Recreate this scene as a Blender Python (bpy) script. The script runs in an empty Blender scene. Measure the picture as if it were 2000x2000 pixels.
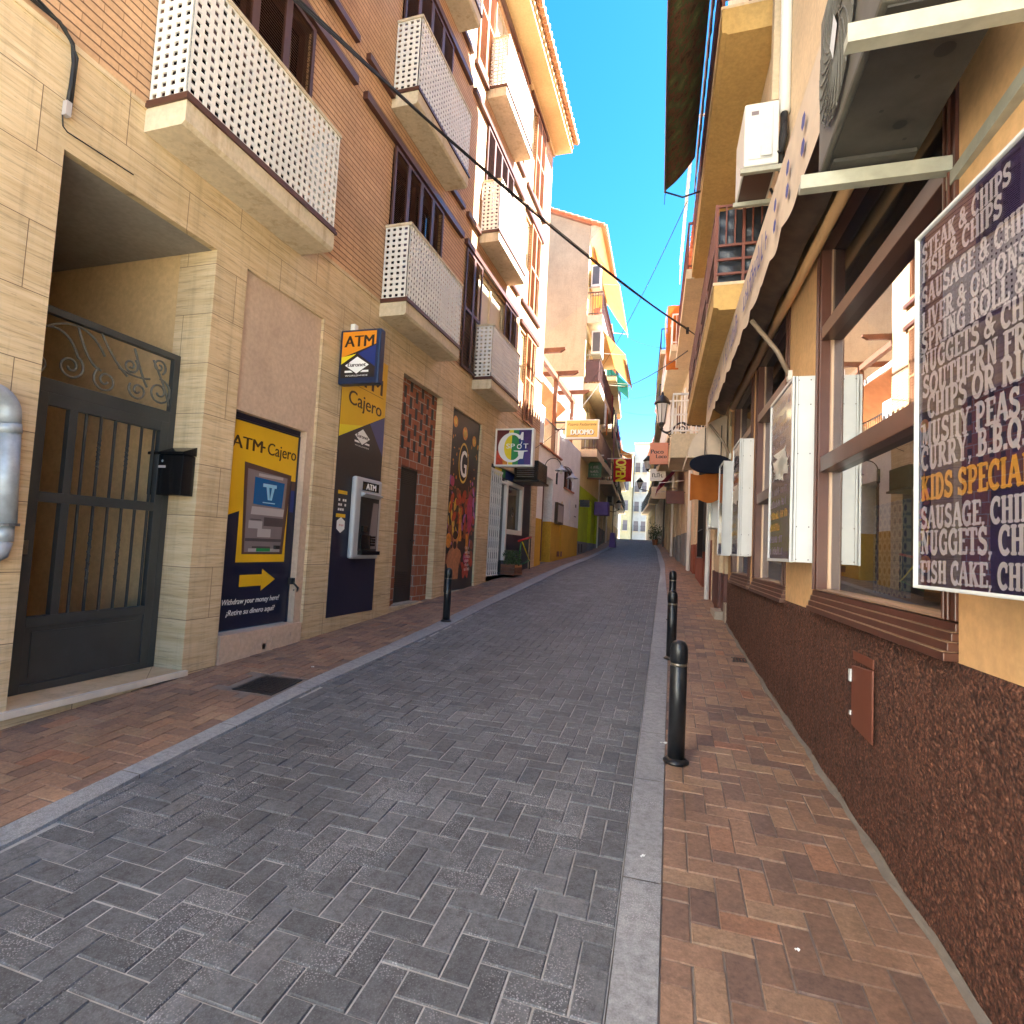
import bpy, bmesh, math, random
from mathutils import Vector, Matrix, noise
random.seed(7)
R = math.radians
scene = bpy.context.scene
col = scene.collection

# ------------------------------------------------------------ camera, sky, sun, exposure
cd = bpy.data.cameras.new('camera')
cam = bpy.data.objects.new('camera', cd)
col.objects.link(cam)
def cam_matrix(yaw, pitch, roll, loc):
    f = Vector((math.sin(yaw)*math.cos(pitch), math.cos(yaw)*math.cos(pitch), math.sin(pitch)))
    r = Vector((math.cos(yaw), -math.sin(yaw), 0))
    u = r.cross(f)
    r2 = r*math.cos(roll) + u*math.sin(roll)
    u2 = -r*math.sin(roll) + u*math.cos(roll)
    m = Matrix(((r2.x, u2.x, -f.x), (r2.y, u2.y, -f.y), (r2.z, u2.z, -f.z))).to_4x4()
    m.translation = loc
    return m
cam.matrix_world = cam_matrix(R(-17.183), R(3.531), R(2.886), Vector((0, 0, 1.248)))
cd.sensor_width = 36.0
cd.lens = 36.0*1090.356/2000.0
cd.clip_start = 0.02
cd.clip_end = 2000
scene.camera = cam

SUN_TO = Vector((1.0, 0.32, 1.1)).normalized()
w = bpy.data.worlds.new('World')
scene.world = w
w.use_nodes = True
wt = w.node_tree
sky = wt.nodes.new('ShaderNodeTexSky')
sky.sky_type = 'NISHITA'
sky.sun_disc = False
sky.sun_elevation = math.asin(SUN_TO.z)
sky.sun_rotation = math.atan2(SUN_TO.x, SUN_TO.y)
sky.air_density = 0.7
sky.dust_density = 0.3
sky.ozone_density = 1.5
bg = wt.nodes['Background']
hs = wt.nodes.new('ShaderNodeHueSaturation')
hs.inputs['Saturation'].default_value = 1.38
hs.inputs['Hue'].default_value = .492
wt.links.new(sky.outputs[0], hs.inputs['Color'])
wt.links.new(hs.outputs[0], bg.inputs['Color'])
bg.inputs['Strength'].default_value = 0.052
sd = bpy.data.lights.new('sun', 'SUN')
sd.energy = 5.0
sd.angle = R(0.5)
sd.color = (1.0, 0.96, 0.90)
sun = bpy.data.objects.new('sun', sd)
col.objects.link(sun)
sun.rotation_euler = SUN_TO.to_track_quat('Z', 'Y').to_euler()
scene.view_settings.view_transform = 'Standard'
scene.view_settings.look = 'None'
scene.view_settings.gamma = 1
scene.view_settings.exposure = 3.72
scene.cycles.max_bounces = 8
scene.cycles.diffuse_bounces = 5

# ------------------------------------------------------------ helpers
def lerp_tab(tab):
    def f(y):
        if y <= tab[0][0]:
            (a, b), (c, d) = tab[0], tab[1]
            return b + (d-b)*(y-a)/(c-a)
        for (a, b), (c, d) in zip(tab, tab[1:]):
            if y <= c:
                return b + (d-b)*(y-a)/(c-a)
        (a, b), (c, d) = tab[-2], tab[-1]
        return b + (d-b)*(y-a)/(c-a)
    return f
zg = lerp_tab([(-3,-.32),(0,-.2),(1.8,-.125),(3.7,-.03),(5.4,.05),(7,.14),(8.8,.265),(10.9,.39),(14,.59),(17.2,.78),(22.6,1.02),(28.5,1.335),(37.5,1.83),(44,2.2),(47,2.34),(50,2.40),(55,2.3),(80,1.0),(130,-1.5)])
kr_in = lerp_tab([(0,-.13),(1.74,-.18),(3.35,-.23),(7.65,-.35),(17.8,-.65),(30,-1.3),(45,-2.4),(60,-3.9)])
kr_out = lerp_tab([(0,.0),(1.8,-.03),(3.6,-.07),(6.1,-.12),(9.3,-.19),(16,-.45),(20.5,-.61),(30,-1.14),(45,-2.24),(60,-3.74)])
kl_in = lerp_tab([(0,-2.66),(1.7,-2.71),(2.5,-2.8),(4.3,-2.93),(8.7,-3.02),(19.6,-3.3),(30,-3.75),(45,-5.0),(60,-6.3)])
kl_out = lerp_tab([(0,-2.83),(1.8,-2.88),(3.1,-2.98),(4.3,-3.1),(7.2,-3.22),(12.8,-3.4),(22,-3.6),(30,-3.93),(45,-5.18),(60,-6.5)])
WR = lerp_tab([(0,1.015),(9,.637),(12.5,.47),(18.3,.18),(22.2,-.2),(37.5,-1.3),(43.7,-1.85),(60,-3.75)])
WL = lerp_tab([(0,-4.134),(22.6,-4.134),(28.5,-4.35),(47,-5.75),(60,-6.6)])
AX = -4.134
def Lw(y, o, z): return (AX+o, y, z)                      # left facade: along, out to the street, up
def Rw(y, o, z): return (1.015-.042*y-o, y, z)             # right facade
def Lf(y, o, z): return (WL(y)+o, y, z)
def Rf(y, o, z): return (WR(y)-o, y, z)
def XY(x, y, z): return (x, y, z)

class MB:
    def __init__(s): s.v = []; s.f = []; s.t = []; s.tint = None
    def add(s, vs, fs, tint=None):
        n = len(s.v); s.v += [tuple(p) for p in vs]; s.f += [tuple(i+n for i in q) for q in fs]
        s.t += [tint if tint is not None else 0.5]*len(vs)
        return s
    def quad(s, a, b, c, d, tint=None): return s.add([a, b, c, d], [(0, 1, 2, 3)], tint)
    def box(s, a0, a1, b0, b1, c0, c1, f=XY, tint=None):
        vs = [f(a, b, c) for a in (a0, a1) for b in (b0, b1) for c in (c0, c1)]
        return s.add(vs, [(0,1,3,2),(4,6,7,5),(0,4,5,1),(2,3,7,6),(0,2,6,4),(1,5,7,3)], tint)
    def prism(s, poly, d0, d1, f):
        n = len(poly)
        vs = [f(u, v, d0) for u, v in poly] + [f(u, v, d1) for u, v in poly]
        fs = [tuple(range(n)), tuple(range(2*n-1, n-1, -1))] + [(i, (i+1) % n, n+(i+1) % n, n+i) for i in range(n)]
        return s.add(vs, fs)
    def poly(s, pts): return s.add(pts, [tuple(range(len(pts)))])
    def tube(s, path, r, n=8, cap=True, tint=None):
        P = [Vector(p) for p in path]; rr = r if isinstance(r, (list, tuple)) else [r]*len(P)
        vs = []; up = None
        for i, p in enumerate(P):
            d = (P[min(i+1, len(P)-1)]-P[max(i-1, 0)]).normalized()
            if up is None:
                up = d.orthogonal().normalized()
            up = (up - d*up.dot(d))
            up = up.normalized() if up.length > 1e-6 else d.orthogonal().normalized()
            sd_ = d.cross(up)
            vs += [p + (up*math.cos(2*math.pi*k/n) + sd_*math.sin(2*math.pi*k/n))*rr[i] for k in range(n)]
        fs = [(i*n+k, i*n+(k+1) % n, (i+1)*n+(k+1) % n, (i+1)*n+k) for i in range(len(P)-1) for k in range(n)]
        if cap: fs += [tuple(range(n-1, -1, -1)), tuple(range((len(P)-1)*n, len(P)*n))]
        return s.add(vs, fs, tint)
    def lathe(s, prof, c, n=20, axis=None):
        vs = []
        for r, h in prof:
            for k in range(n):
                a = 2*math.pi*k/n
                vs.append((c[0]+r*math.cos(a), c[1]+r*math.sin(a), c[2]+h))
        fs = [(i*n+k, i*n+(k+1) % n, (i+1)*n+(k+1) % n, (i+1)*n+k) for i in range(len(prof)-1) for k in range(n)]
        fs += [tuple(range(n-1, -1, -1)), tuple(range((len(prof)-1)*n, len(prof)*n))]
        return s.add(vs, fs)
    def disc(s, cu, cv, ru, rv, f, d, n=24, tint=None):
        return s.add([f(cu+ru*math.cos(2*math.pi*k/n), cv+rv*math.sin(2*math.pi*k/n), d) for k in range(n)], [tuple(range(n))], tint)
    def grid(s, us, vs_, f, tint=None):
        nu, nv = len(us), len(vs_)
        return s.add([f(u, v) for u in us for v in vs_], [(i*nv+j, (i+1)*nv+j, (i+1)*nv+j+1, i*nv+j+1) for i in range(nu-1) for j in range(nv-1)], tint)
    def build(s, name, m, parent=None, smooth=False, label=None, bevel=0, recalc=True):
        off = Vector((0, 0, 0)); q = parent
        while q is not None: off += q.location; q = q.parent
        me = bpy.data.meshes.new(name)
        me.from_pydata([tuple(Vector(p)-off) for p in s.v], [], s.f)
        if any(t != 0.5 for t in s.t):
            at = me.attributes.new('tint', 'FLOAT', 'POINT'); at.data.foreach_set('value', s.t)
        if recalc:
            b = bmesh.new(); b.from_mesh(me); bmesh.ops.recalc_face_normals(b, faces=b.faces); b.to_mesh(me); b.free()
        me.materials.append(m)
        if smooth: me.polygons.foreach_set('use_smooth', [True]*len(me.polygons))
        me.update()
        o = bpy.data.objects.new(name, me); col.objects.link(o)
        if parent is not None: o.parent = parent
        if label: o['label'] = label
        if bevel:
            bm_ = o.modifiers.new('bevel', 'BEVEL'); bm_.width = bevel; bm_.segments = 2; bm_.limit_method = 'ANGLE'; bm_.angle_limit = R(50)
        return o

def tag(o, label=None, cat=None, group=None, kind=None):
    if label: o['label'] = label
    if cat: o['category'] = cat
    if group: o['group'] = group
    if kind: o['kind'] = kind
    return o
def thing(name, label, cat, loc=(0, 0, 0), group=None):
    o = bpy.data.objects.new(name, None); col.objects.link(o)
    o.empty_display_size = .2
    o.location = loc
    return tag(o, label, cat, group)
def copy_tree(o, parent=None):
    c = o.copy(); col.objects.link(c)
    if parent is not None: c.parent = parent
    for ch in list(o.children): copy_tree(ch, c)
    return c

# ------------------------------------------------------------ text
_tc = {}
def text_mesh(body, bold=0.0, shear=0.0, spacing=1.0):
    k = (body, bold, shear, spacing)
    if k in _tc: return _tc[k]
    c = bpy.data.curves.new('t', 'FONT'); c.body = body; c.size = 1.0; c.offset = 0; c.shear = shear; c.space_character = spacing
    c.resolution_u = 3; c.fill_mode = 'FRONT'
    o = bpy.data.objects.new('t', c); col.objects.link(o)
    dg = bpy.context.evaluated_depsgraph_get(); dg.update()
    me = bpy.data.meshes.new_from_object(o.evaluated_get(dg))
    vs = [(v.co.x, v.co.y) for v in me.vertices]; fs = [tuple(p.vertices) for p in me.polygons]
    bpy.data.objects.remove(o); bpy.data.curves.remove(c); bpy.data.meshes.remove(me)
    if vs:
        x0 = min(v[0] for v in vs); x1 = max(v[0] for v in vs)
        vs = [(a-x0, b) for a, b in vs]
        _tc[k] = (vs, fs, x1-x0)
    else: _tc[k] = ([], [], 0.01)
    return _tc[k]
def put_text(mb, body, f, u0, v0, h, width=None, d=0.003, bold=0.0, shear=0.0, center=False, spacing=1.0):
    """letters as flat cut-outs: baseline start u0,v0, cap height h, optional total width"""
    vs, fs, wd = text_mesh(body, 0, shear, spacing)
    sv = h/0.72; su = sv if width is None else width/wd
    if center: u0 = u0 - wd*su/2
    for k, q in enumerate((0,) if bold <= 0 else (-bold*3, 0, bold*3)):
        mb.add([f(u0+a*su+q*sv, v0+b*sv, d+k*.00015) for a, b in vs], fs)
    return wd*su
def scribble(mb, f, u0, u1, v, h, d=.003, seed=1):
    """a row of small strokes: writing too worn or far to read"""
    rnd = random.Random(seed); u = u0; k = 0
    while u < u1-h*.3:
        if rnd.random() < .14: u += h*.45; continue
        w = h*rnd.uniform(.10, .2); hh = h*rnd.uniform(.62, 1.0); s_ = h*rnd.uniform(-.06, .1)
        mb.quad(f(u, v, d), f(u+w, v, d), f(u+w+s_, v+hh, d), f(u+s_, v+hh, d))
        if rnd.random() < .6:
            zz = v+hh*rnd.choice((0, .42, .84)); mb.quad(f(u+w, zz, d+.0001), f(u+w+h*.25, zz, d+.0001), f(u+w+h*.25, zz+h*.13, d+.0001), f(u+w, zz+h*.13, d+.0001))
        u += w+h*rnd.uniform(.16, .34)
# slab-serif capitals drawn as strokes (thick stems, thin bars, serif feet)
T_, t_ = .235, .125
def _arc(cx, cy, rx, ry, a0, a1, n=9): return [(cx+rx*math.cos(R(a0+(a1-a0)*i/n)), cy+ry*math.sin(R(a0+(a1-a0)*i/n))) for i in range(n+1)]
GL = {}
def G(ch, wid, strokes, serifs=()): GL[ch] = (wid, strokes, serifs)
G('A', .78, [(T_*.7, [(.10,0),(.36,1)]), (T_, [(.66,0),(.40,1)]), (t_, [(.20,.33),(.58,.33)])], [(.10,0),(.67,0)])
G('B', .70, [(T_, [(.20,0),(.20,1)]), (t_*1.3, [(.2,.95)]+_arc(.36,.74,.20,.21,90,-90)+[(.2,.53)]), (t_*1.5, [(.2,.50)]+_arc(.38,.28,.22,.23,90,-90)+[(.2,.05)])], [(.16,0),(.16,1)])
G('C', .70, [(T_*.9, _arc(.42,.5,.30,.45,50,310,14)), (t_, [(.62,.64),(.62,.98)])])
G('D', .76, [(T_, [(.20,0),(.20,1)]), (T_*.85, [(.2,.95)]+_arc(.34,.5,.30,.45,90,-90,12)+[(.2,.05)])], [(.16,0),(.16,1)])
G('E', .66, [(T_, [(.20,0),(.20,1)]), (t_, [(.2,.95),(.60,.95),(.60,.74)]), (t_, [(.2,.52),(.48,.52)]), (t_, [(.2,.05),(.62,.05),(.62,.28)])], [(.16,0),(.16,1)])
G('F', .62, [(T_, [(.20,0),(.20,1)]), (t_, [(.2,.95),(.60,.95),(.60,.72)]), (t_, [(.2,.50),(.48,.50)])], [(.20,0),(.16,1)])
G('G', .76, [(T_*.9, _arc(.42,.5,.30,.45,50,300,14)), (t_, [(.62,.66),(.62,.98)]), (T_*.8, [(.62,.02),(.62,.44)]), (t_, [(.46,.44),(.72,.44)])])
G('H', .80, [(T_, [(.20,0),(.20,1)]), (T_, [(.62,0),(.62,1)]), (t_, [(.2,.52),(.62,.52)])], [(.20,0),(.20,1),(.62,0),(.62,1)])
G('I', .40, [(T_, [(.20,0),(.20,1)])], [(.20,0),(.20,1)])
G('K', .78, [(T_, [(.20,0),(.20,1)]), (t_, [(.22,.45),(.60,.95)]), (T_, [(.34,.60),(.64,.04)])], [(.20,0),(.20,1),(.64,0),(.60,1)])
G('L', .64, [(T_, [(.20,0),(.20,1)]), (t_, [(.2,.05),(.60,.05),(.60,.30)])], [(.16,0),(.20,1)])
G('M', .94, [(t_, [(.16,0),(.18,1)]), (T_, [(.22,.98),(.46,.12)]), (t_, [(.46,.1),(.72,.98)]), (T_, [(.76,0),(.76,1)])], [(.16,0),(.76,0),(.14,1),(.80,1)])
G('N', .80, [(t_, [(.18,0),(.18,1)]), (T_, [(.20,.98),(.60,.04)]), (t_, [(.62,0),(.62,1)])], [(.18,0),(.14,1),(.62,1)])
G('O', .78, [(T_*.9, _arc(.39,.5,.29,.45,0,360,18))])
G('P', .68, [(T_, [(.20,0),(.20,1)]), (t_*1.4, [(.2,.95)]+_arc(.37,.70,.22,.25,90,-90)+[(.2,.45)])], [(.20,0),(.16,1)])
G('Q', .80, [(T_*.9, _arc(.39,.5,.29,.45,0,360,18)), (t_*1.3, [(.42,.22),(.68,-.10)])])
G('R', .78, [(T_, [(.20,0),(.20,1)]), (t_*1.4, [(.2,.95)]+_arc(.37,.72,.21,.23,90,-90)+[(.2,.49)]), (T_*.9, [(.40,.48),(.64,.04)])], [(.20,0),(.16,1),(.66,0)])
G('S', .66, [(T_*.85, _arc(.34,.73,.20,.22,30,270,9)+_arc(.34,.27,.22,.22,90,-150,9)), (t_, [(.56,.72),(.56,.98)]), (t_, [(.10,.02),(.10,.28)])])
G('T', .72, [(T_, [(.36,0),(.36,1)]), (t_, [(.06,.72),(.06,.95),(.66,.95),(.66,.72)])], [(.36,0)])
G('U', .80, [(T_, [(.20,1),(.20,.3)]+_arc(.40,.28,.20,.23,180,360)), (t_, [(.60,.28),(.60,1)])], [(.20,1),(.60,1)])
G('V', .76, [(T_, [(.12,1),(.38,.02)]), (t_, [(.38,.02),(.64,1)])], [(.14,1),(.64,1)])
G('Y', .76, [(T_*.9, [(.12,1),(.38,.45)]), (t_, [(.38,.45),(.64,1)]), (T_, [(.38,0),(.38,.48)])], [(.14,1),(.64,1),(.38,0)])
G('&', .82, [(t_*1.4, _arc(.36,.76,.16,.19,-60,240,12)), (T_*.9, [(.26,.66),(.70,.04)]), (t_*1.4, _arc(.32,.27,.22,.22,100,320,10)), (t_, [(.50,.12),(.70,.48)])], [(.70,.48)])
G(',', .30, [(T_*.9, [(.15,.08),(.15,.02)]), (t_*.8, [(.17,.02),(.08,-.2)])])
G('.', .26, [(T_, [(.13,.02),(.13,.17)])])
G(' ', .34, [])
def put_slab(mb, body, f, u0, v0, h, width=None, d=.003):
    tot = sum(GL[c][0] for c in body)
    su = h if width is None else width/tot
    u = u0; lay = 0
    def seg(p, q, th, dd):
        (x1, y1), (x2, y2) = p, q
        dx, dy = x2-x1, y2-y1; L = math.hypot(dx, dy) or 1e-6
        ex, ey = dx/L*th*.12, dy/L*th*.12
        nx, ny = -dy/L*th/2, dx/L*th/2
        P = [(x1-ex+nx, y1-ey+ny), (x1-ex-nx, y1-ey-ny), (x2+ex-nx, y2+ey-ny), (x2+ex+nx, y2+ey+ny)]
        mb.quad(*[f(u+a*su, v0+b*h, dd) for a, b in P])
    for ch in body:
        wid, st, sf = GL[ch]
        k = 0
        for th, pts in st:
            for p, q in zip(pts, pts[1:]):
                seg(p, q, th, d+k*.00006); k += 1
        for sx, sy in sf:
            y_ = .045 if sy == 0 else (.955 if sy == 1 else sy)
            seg((sx-.16, y_), (sx+.16, y_), .09, d+k*.00006); k += 1
        u += wid*su
    return u-u0
# ------------------------------------------------------------ materials
def _new(name):
    m = bpy.data.materials.new(name); m.use_nodes = True
    nt = m.node_tree; b = nt.nodes['Principled BSDF']
    return m, nt, b
def N(nt, t, **kw):
    n = nt.nodes.new(t)
    for k, v in kw.items():
        if k in n.inputs: n.inputs[k].default_value = v
        else: setattr(n, k, v)
    return n
def pos(nt, sx=1, sy=1, sz=1):
    g = N(nt, 'ShaderNodeNewGeometry'); mp = N(nt, 'ShaderNodeMapping')
    mp.inputs['Scale'].default_value = (sx, sy, sz)
    nt.links.new(g.outputs['Position'], mp.inputs[0]); return mp.outputs[0]
def noise_t(nt, vec, scale, detail=4, rough=.6):
    n = N(nt, 'ShaderNodeTexNoise'); n.inputs['Scale'].default_value = scale; n.inputs['Detail'].default_value = detail; n.inputs['Roughness'].default_value = rough
    nt.links.new(vec, n.inputs['Vector']); return n.outputs[0]
def ramp(nt, fac, stops):
    r = N(nt, 'ShaderNodeValToRGB'); e = r.color_ramp.elements
    while len(e) < len(stops): e.new(.5)
    for el, (p, c) in zip(e, stops):
        el.position = p; el.color = (c[0], c[1], c[2], 1) if not isinstance(c, (int, float)) else (c, c, c, 1)
    nt.links.new(fac, r.inputs[0]); return r.outputs[0]
def mix(nt, fac, a, b, mode='MIX'):
    m = N(nt, 'ShaderNodeMix'); m.data_type = 'RGBA'; m.blend_type = mode
    for sock, v in ((m.inputs[0], fac), (m.inputs[6], a), (m.inputs[7], b)):
        if hasattr(v, 'is_output') or isinstance(v, bpy.types.NodeSocket): nt.links.new(v, sock)
        elif isinstance(v, (int, float)): sock.default_value = v if sock == m.inputs[0] else (v, v, v, 1)
        else: sock.default_value = (v[0], v[1], v[2], 1)
    return m.outputs[2]
def bump(nt, b, h, strength=.3, dist=.01):
    n = N(nt, 'ShaderNodeBump'); n.inputs['Strength'].default_value = strength; n.inputs['Distance'].default_value = dist
    nt.links.new(h, n.inputs['Height']); nt.links.new(n.outputs[0], b.inputs['Normal'])
def plain(name, c, rough=.5, metal=0.0, var=.12, vscale=3.0, bscale=0, bstr=.2, coat=0, spec=None):
    m, nt, b = _new(name)
    p = pos(nt)
    n = noise_t(nt, p, vscale, 5)
    c1 = tuple(x*(1-var) for x in c); c2 = tuple(min(1, x*(1+var)) for x in c)
    cc = ramp(nt, n, [(.3, c1), (.7, c2)])
    nt.links.new(cc, b.inputs['Base Color'])
    b.inputs['Roughness'].default_value = rough; b.inputs['Metallic'].default_value = metal
    if coat: b.inputs['Coat Weight'].default_value = coat; b.inputs['Coat Roughness'].default_value = .08
    if spec is not None: b.inputs['Specular IOR Level'].default_value = spec
    if bscale: bump(nt, b, noise_t(nt, p, bscale, 6), bstr, .01)
    return m
def plaster(name, c, stain=.25, bscale=60, bstr=.25, dark=(.5, .42, .3)):
    m, nt, b = _new(name)
    p = pos(nt); ps = pos(nt, 3, 3, .35)
    n1 = noise_t(nt, p, 1.3, 6, .65); n2 = noise_t(nt, ps, 2.2, 5, .7); n3 = noise_t(nt, p, 22, 4)
    base = ramp(nt, n1, [(.3, tuple(x*.86 for x in c)), (.7, tuple(min(1, x*1.1) for x in c))])
    st = ramp(nt, n2, [(.52, 0.0), (.78, stain)])
    cc = mix(nt, st, base, tuple(x*d for x, d in zip(c, dark)))
    fine = ramp(nt, n3, [(.35, .9), (.65, 1.06)])
    cc = mix(nt, 1.0, cc, fine, 'MULTIPLY')
    nt.links.new(cc, b.inputs['Base Color']); b.inputs['Roughness'].default_value = .88
    bump(nt, b, noise_t(nt, p, bscale, 6, .6), bstr, .008)
    return m
def travertine(name):
    m, nt, b = _new(name)
    g = N(nt, 'ShaderNodeNewGeometry'); sp = N(nt, 'ShaderNodeSeparateXYZ'); nt.links.new(g.outputs['Position'], sp.inputs[0])
    ad = N(nt, 'ShaderNodeMath', operation='ADD'); nt.links.new(sp.outputs[0], ad.inputs[0]); nt.links.new(sp.outputs[1], ad.inputs[1])
    cb = N(nt, 'ShaderNodeCombineXYZ'); nt.links.new(ad.outputs[0], cb.inputs[0]); nt.links.new(sp.outputs[2], cb.inputs[1])
    br = N(nt, 'ShaderNodeTexBrick'); nt.links.new(cb.outputs[0], br.inputs['Vector'])
    br.inputs['Scale'].default_value = 1.0; br.inputs['Brick Width'].default_value = 1.15; br.inputs['Row Height'].default_value = .46
    br.inputs['Mortar Size'].default_value = .0032; br.inputs['Mortar Smooth'].default_value = .3
    br.inputs['Color1'].default_value = (.62, .62, .62, 1); br.inputs['Color2'].default_value = (1, 1, 1, 1); br.inputs['Mortar'].default_value = (.45, .45, .45, 1)
    ps = pos(nt, 1.2, 1.2, 16); pf = pos(nt, 6, 6, 60); p = pos(nt)
    n1 = noise_t(nt, ps, 1.6, 7, .6); n2 = noise_t(nt, pf, 1.5, 4, .6); n3 = noise_t(nt, p, .7, 4)
    c = ramp(nt, n1, [(.25, (.55, .40, .225)), (.5, (.68, .53, .335)), (.75, (.78, .64, .45))])
    pit = ramp(nt, n2, [(.27, .45), (.37, 1.0)])
    c = mix(nt, .75, c, pit, 'MULTIPLY')
    vn = noise_t(nt, pos(nt, 2.2, 2.2, 46), 1.3, 6, .7); vr = ramp(nt, vn, [(.36, .62), (.47, 1.0), (.75, 1.06)]); c = mix(nt, .8, c, vr, 'MULTIPLY')
    tone = ramp(nt, n3, [(.3, (.86, .82, .76)), (.7, (1.05, 1.03, 1.0))])
    c = mix(nt, 1.0, c, tone, 'MULTIPLY')
    c2 = mix(nt, .42, c, br.outputs['Color'], 'MULTIPLY')
    dn = noise_t(nt, pos(nt, 5, 5, .35), 1.4, 5, .7); dr = ramp(nt, dn, [(.5, 1.0), (.78, .70)]); c2 = mix(nt, 1.0, c2, dr, 'MULTIPLY')
    c3 = mix(nt, br.outputs['Fac'], c2, (.16, .105, .06))
    # splash dirt low on the wall
    nt.links.new(c3, b.inputs['Base Color']); b.inputs['Roughness'].default_value = .62
    h = mix(nt, br.outputs['Fac'], pit, 0.0)
    bump(nt, b, h, .35, .004)
    return m
def brickwork(name, c1, c2, cm, bw=.25, rh=.082, ms=.011, rough=.8, off=.5):
    m, nt, b = _new(name)
    g = N(nt, 'ShaderNodeNewGeometry'); sp = N(nt, 'ShaderNodeSeparateXYZ'); nt.links.new(g.outputs['Position'], sp.inputs[0])
    ad = N(nt, 'ShaderNodeMath', operation='ADD'); nt.links.new(sp.outputs[0], ad.inputs[0]); nt.links.new(sp.outputs[1], ad.inputs[1])
    cb = N(nt, 'ShaderNodeCombineXYZ'); nt.links.new(ad.outputs[0], cb.inputs[0]); nt.links.new(sp.outputs[2], cb.inputs[1])
    br = N(nt, 'ShaderNodeTexBrick'); nt.links.new(cb.outputs[0], br.inputs['Vector']); br.offset = off
    br.inputs['Scale'].default_value = 1.0; br.inputs['Brick Width'].default_value = bw; br.inputs['Row Height'].default_value = rh
    br.inputs['Mortar Size'].default_value = ms; br.inputs['Mortar Smooth'].default_value = .15
    br.inputs['Color1'].default_value = (*c1, 1); br.inputs['Color2'].default_value = (*c2, 1); br.inputs['Mortar'].default_value = (*cm, 1)
    p = pos(nt); n1 = noise_t(nt, p, 2.0, 5); n2 = noise_t(nt, p, 40, 4)
    t = ramp(nt, n1, [(.3, .85), (.7, 1.12)]); t2 = ramp(nt, n2, [(.3, .88), (.7, 1.08)])
    c = mix(nt, 1.0, br.outputs['Color'], t, 'MULTIPLY'); c = mix(nt, 1.0, c, t2, 'MULTIPLY')
    nt.links.new(c, b.inputs['Base Color']); b.inputs['Roughness'].default_value = rough
    inv = ramp(nt, br.outputs['Fac'], [(0, 1.0), (1, 0.0)])
    bump(nt, b, inv, .8, .008)
    return m
def tinted(name, stops, rough=.7, speck=0, bscale=80, bstr=.3, grime=.3, blotch=.25):
    """pavers: colour of each block from its 'tint' attribute"""
    m, nt, b = _new(name)
    at = N(nt, 'ShaderNodeAttribute', attribute_name='tint')
    c = ramp(nt, at.outputs['Fac'], stops)
    p = pos(nt)
    n1 = noise_t(nt, p, .9, 5, .7); n2 = noise_t(nt, p, bscale, 5, .7)
    t = ramp(nt, n1, [(.3, 1-grime), (.7, 1+grime*.5)]); c = mix(nt, 1.0, c, t, 'MULTIPLY')
    t2 = ramp(nt, n2, [(.3, .74), (.7, 1.2)]); c = mix(nt, 1.0, c, t2, 'MULTIPLY')
    n5 = noise_t(nt, p, 26, 5, .75); t5 = ramp(nt, n5, [(.32, 1-blotch), (.5, 1.0), (.68, 1+blotch*.7)]); c = mix(nt, 1.0, c, t5, 'MULTIPLY')
    n6 = noise_t(nt, pos(nt, 1.6, .12, 1), 1.0, 4, .6); t6 = ramp(nt, n6, [(.35, 1-grime*.5), (.65, 1+grime*.35)]); c = mix(nt, 1.0, c, t6, 'MULTIPLY')
    if speck:
        v = N(nt, 'ShaderNodeTexVoronoi'); v.inputs['Scale'].default_value = 130; nt.links.new(p, v.inputs['Vector'])
        n4 = noise_t(nt, p, 3.0, 2)
        sp_ = ramp(nt, v.outputs['Distance'], [(.18, speck), (.42, 0.0)])
        gate = ramp(nt, n4, [(.45, 0.15), (.6, 1.0)])
        sp2 = mix(nt, 1.0, sp_, gate, 'MULTIPLY')
        c = mix(nt, sp2, c, (.46, .46, .47))
    nt.links.new(c, b.inputs['Base Color'])
    rr = ramp(nt, n1, [(.3, rough-.12), (.7, rough+.08)]); nt.links.new(rr, b.inputs['Roughness'])
    bump(nt, b, n2, bstr, .003)
    return m
M = {}
M['travertine'] = travertine('travertine')
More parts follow.
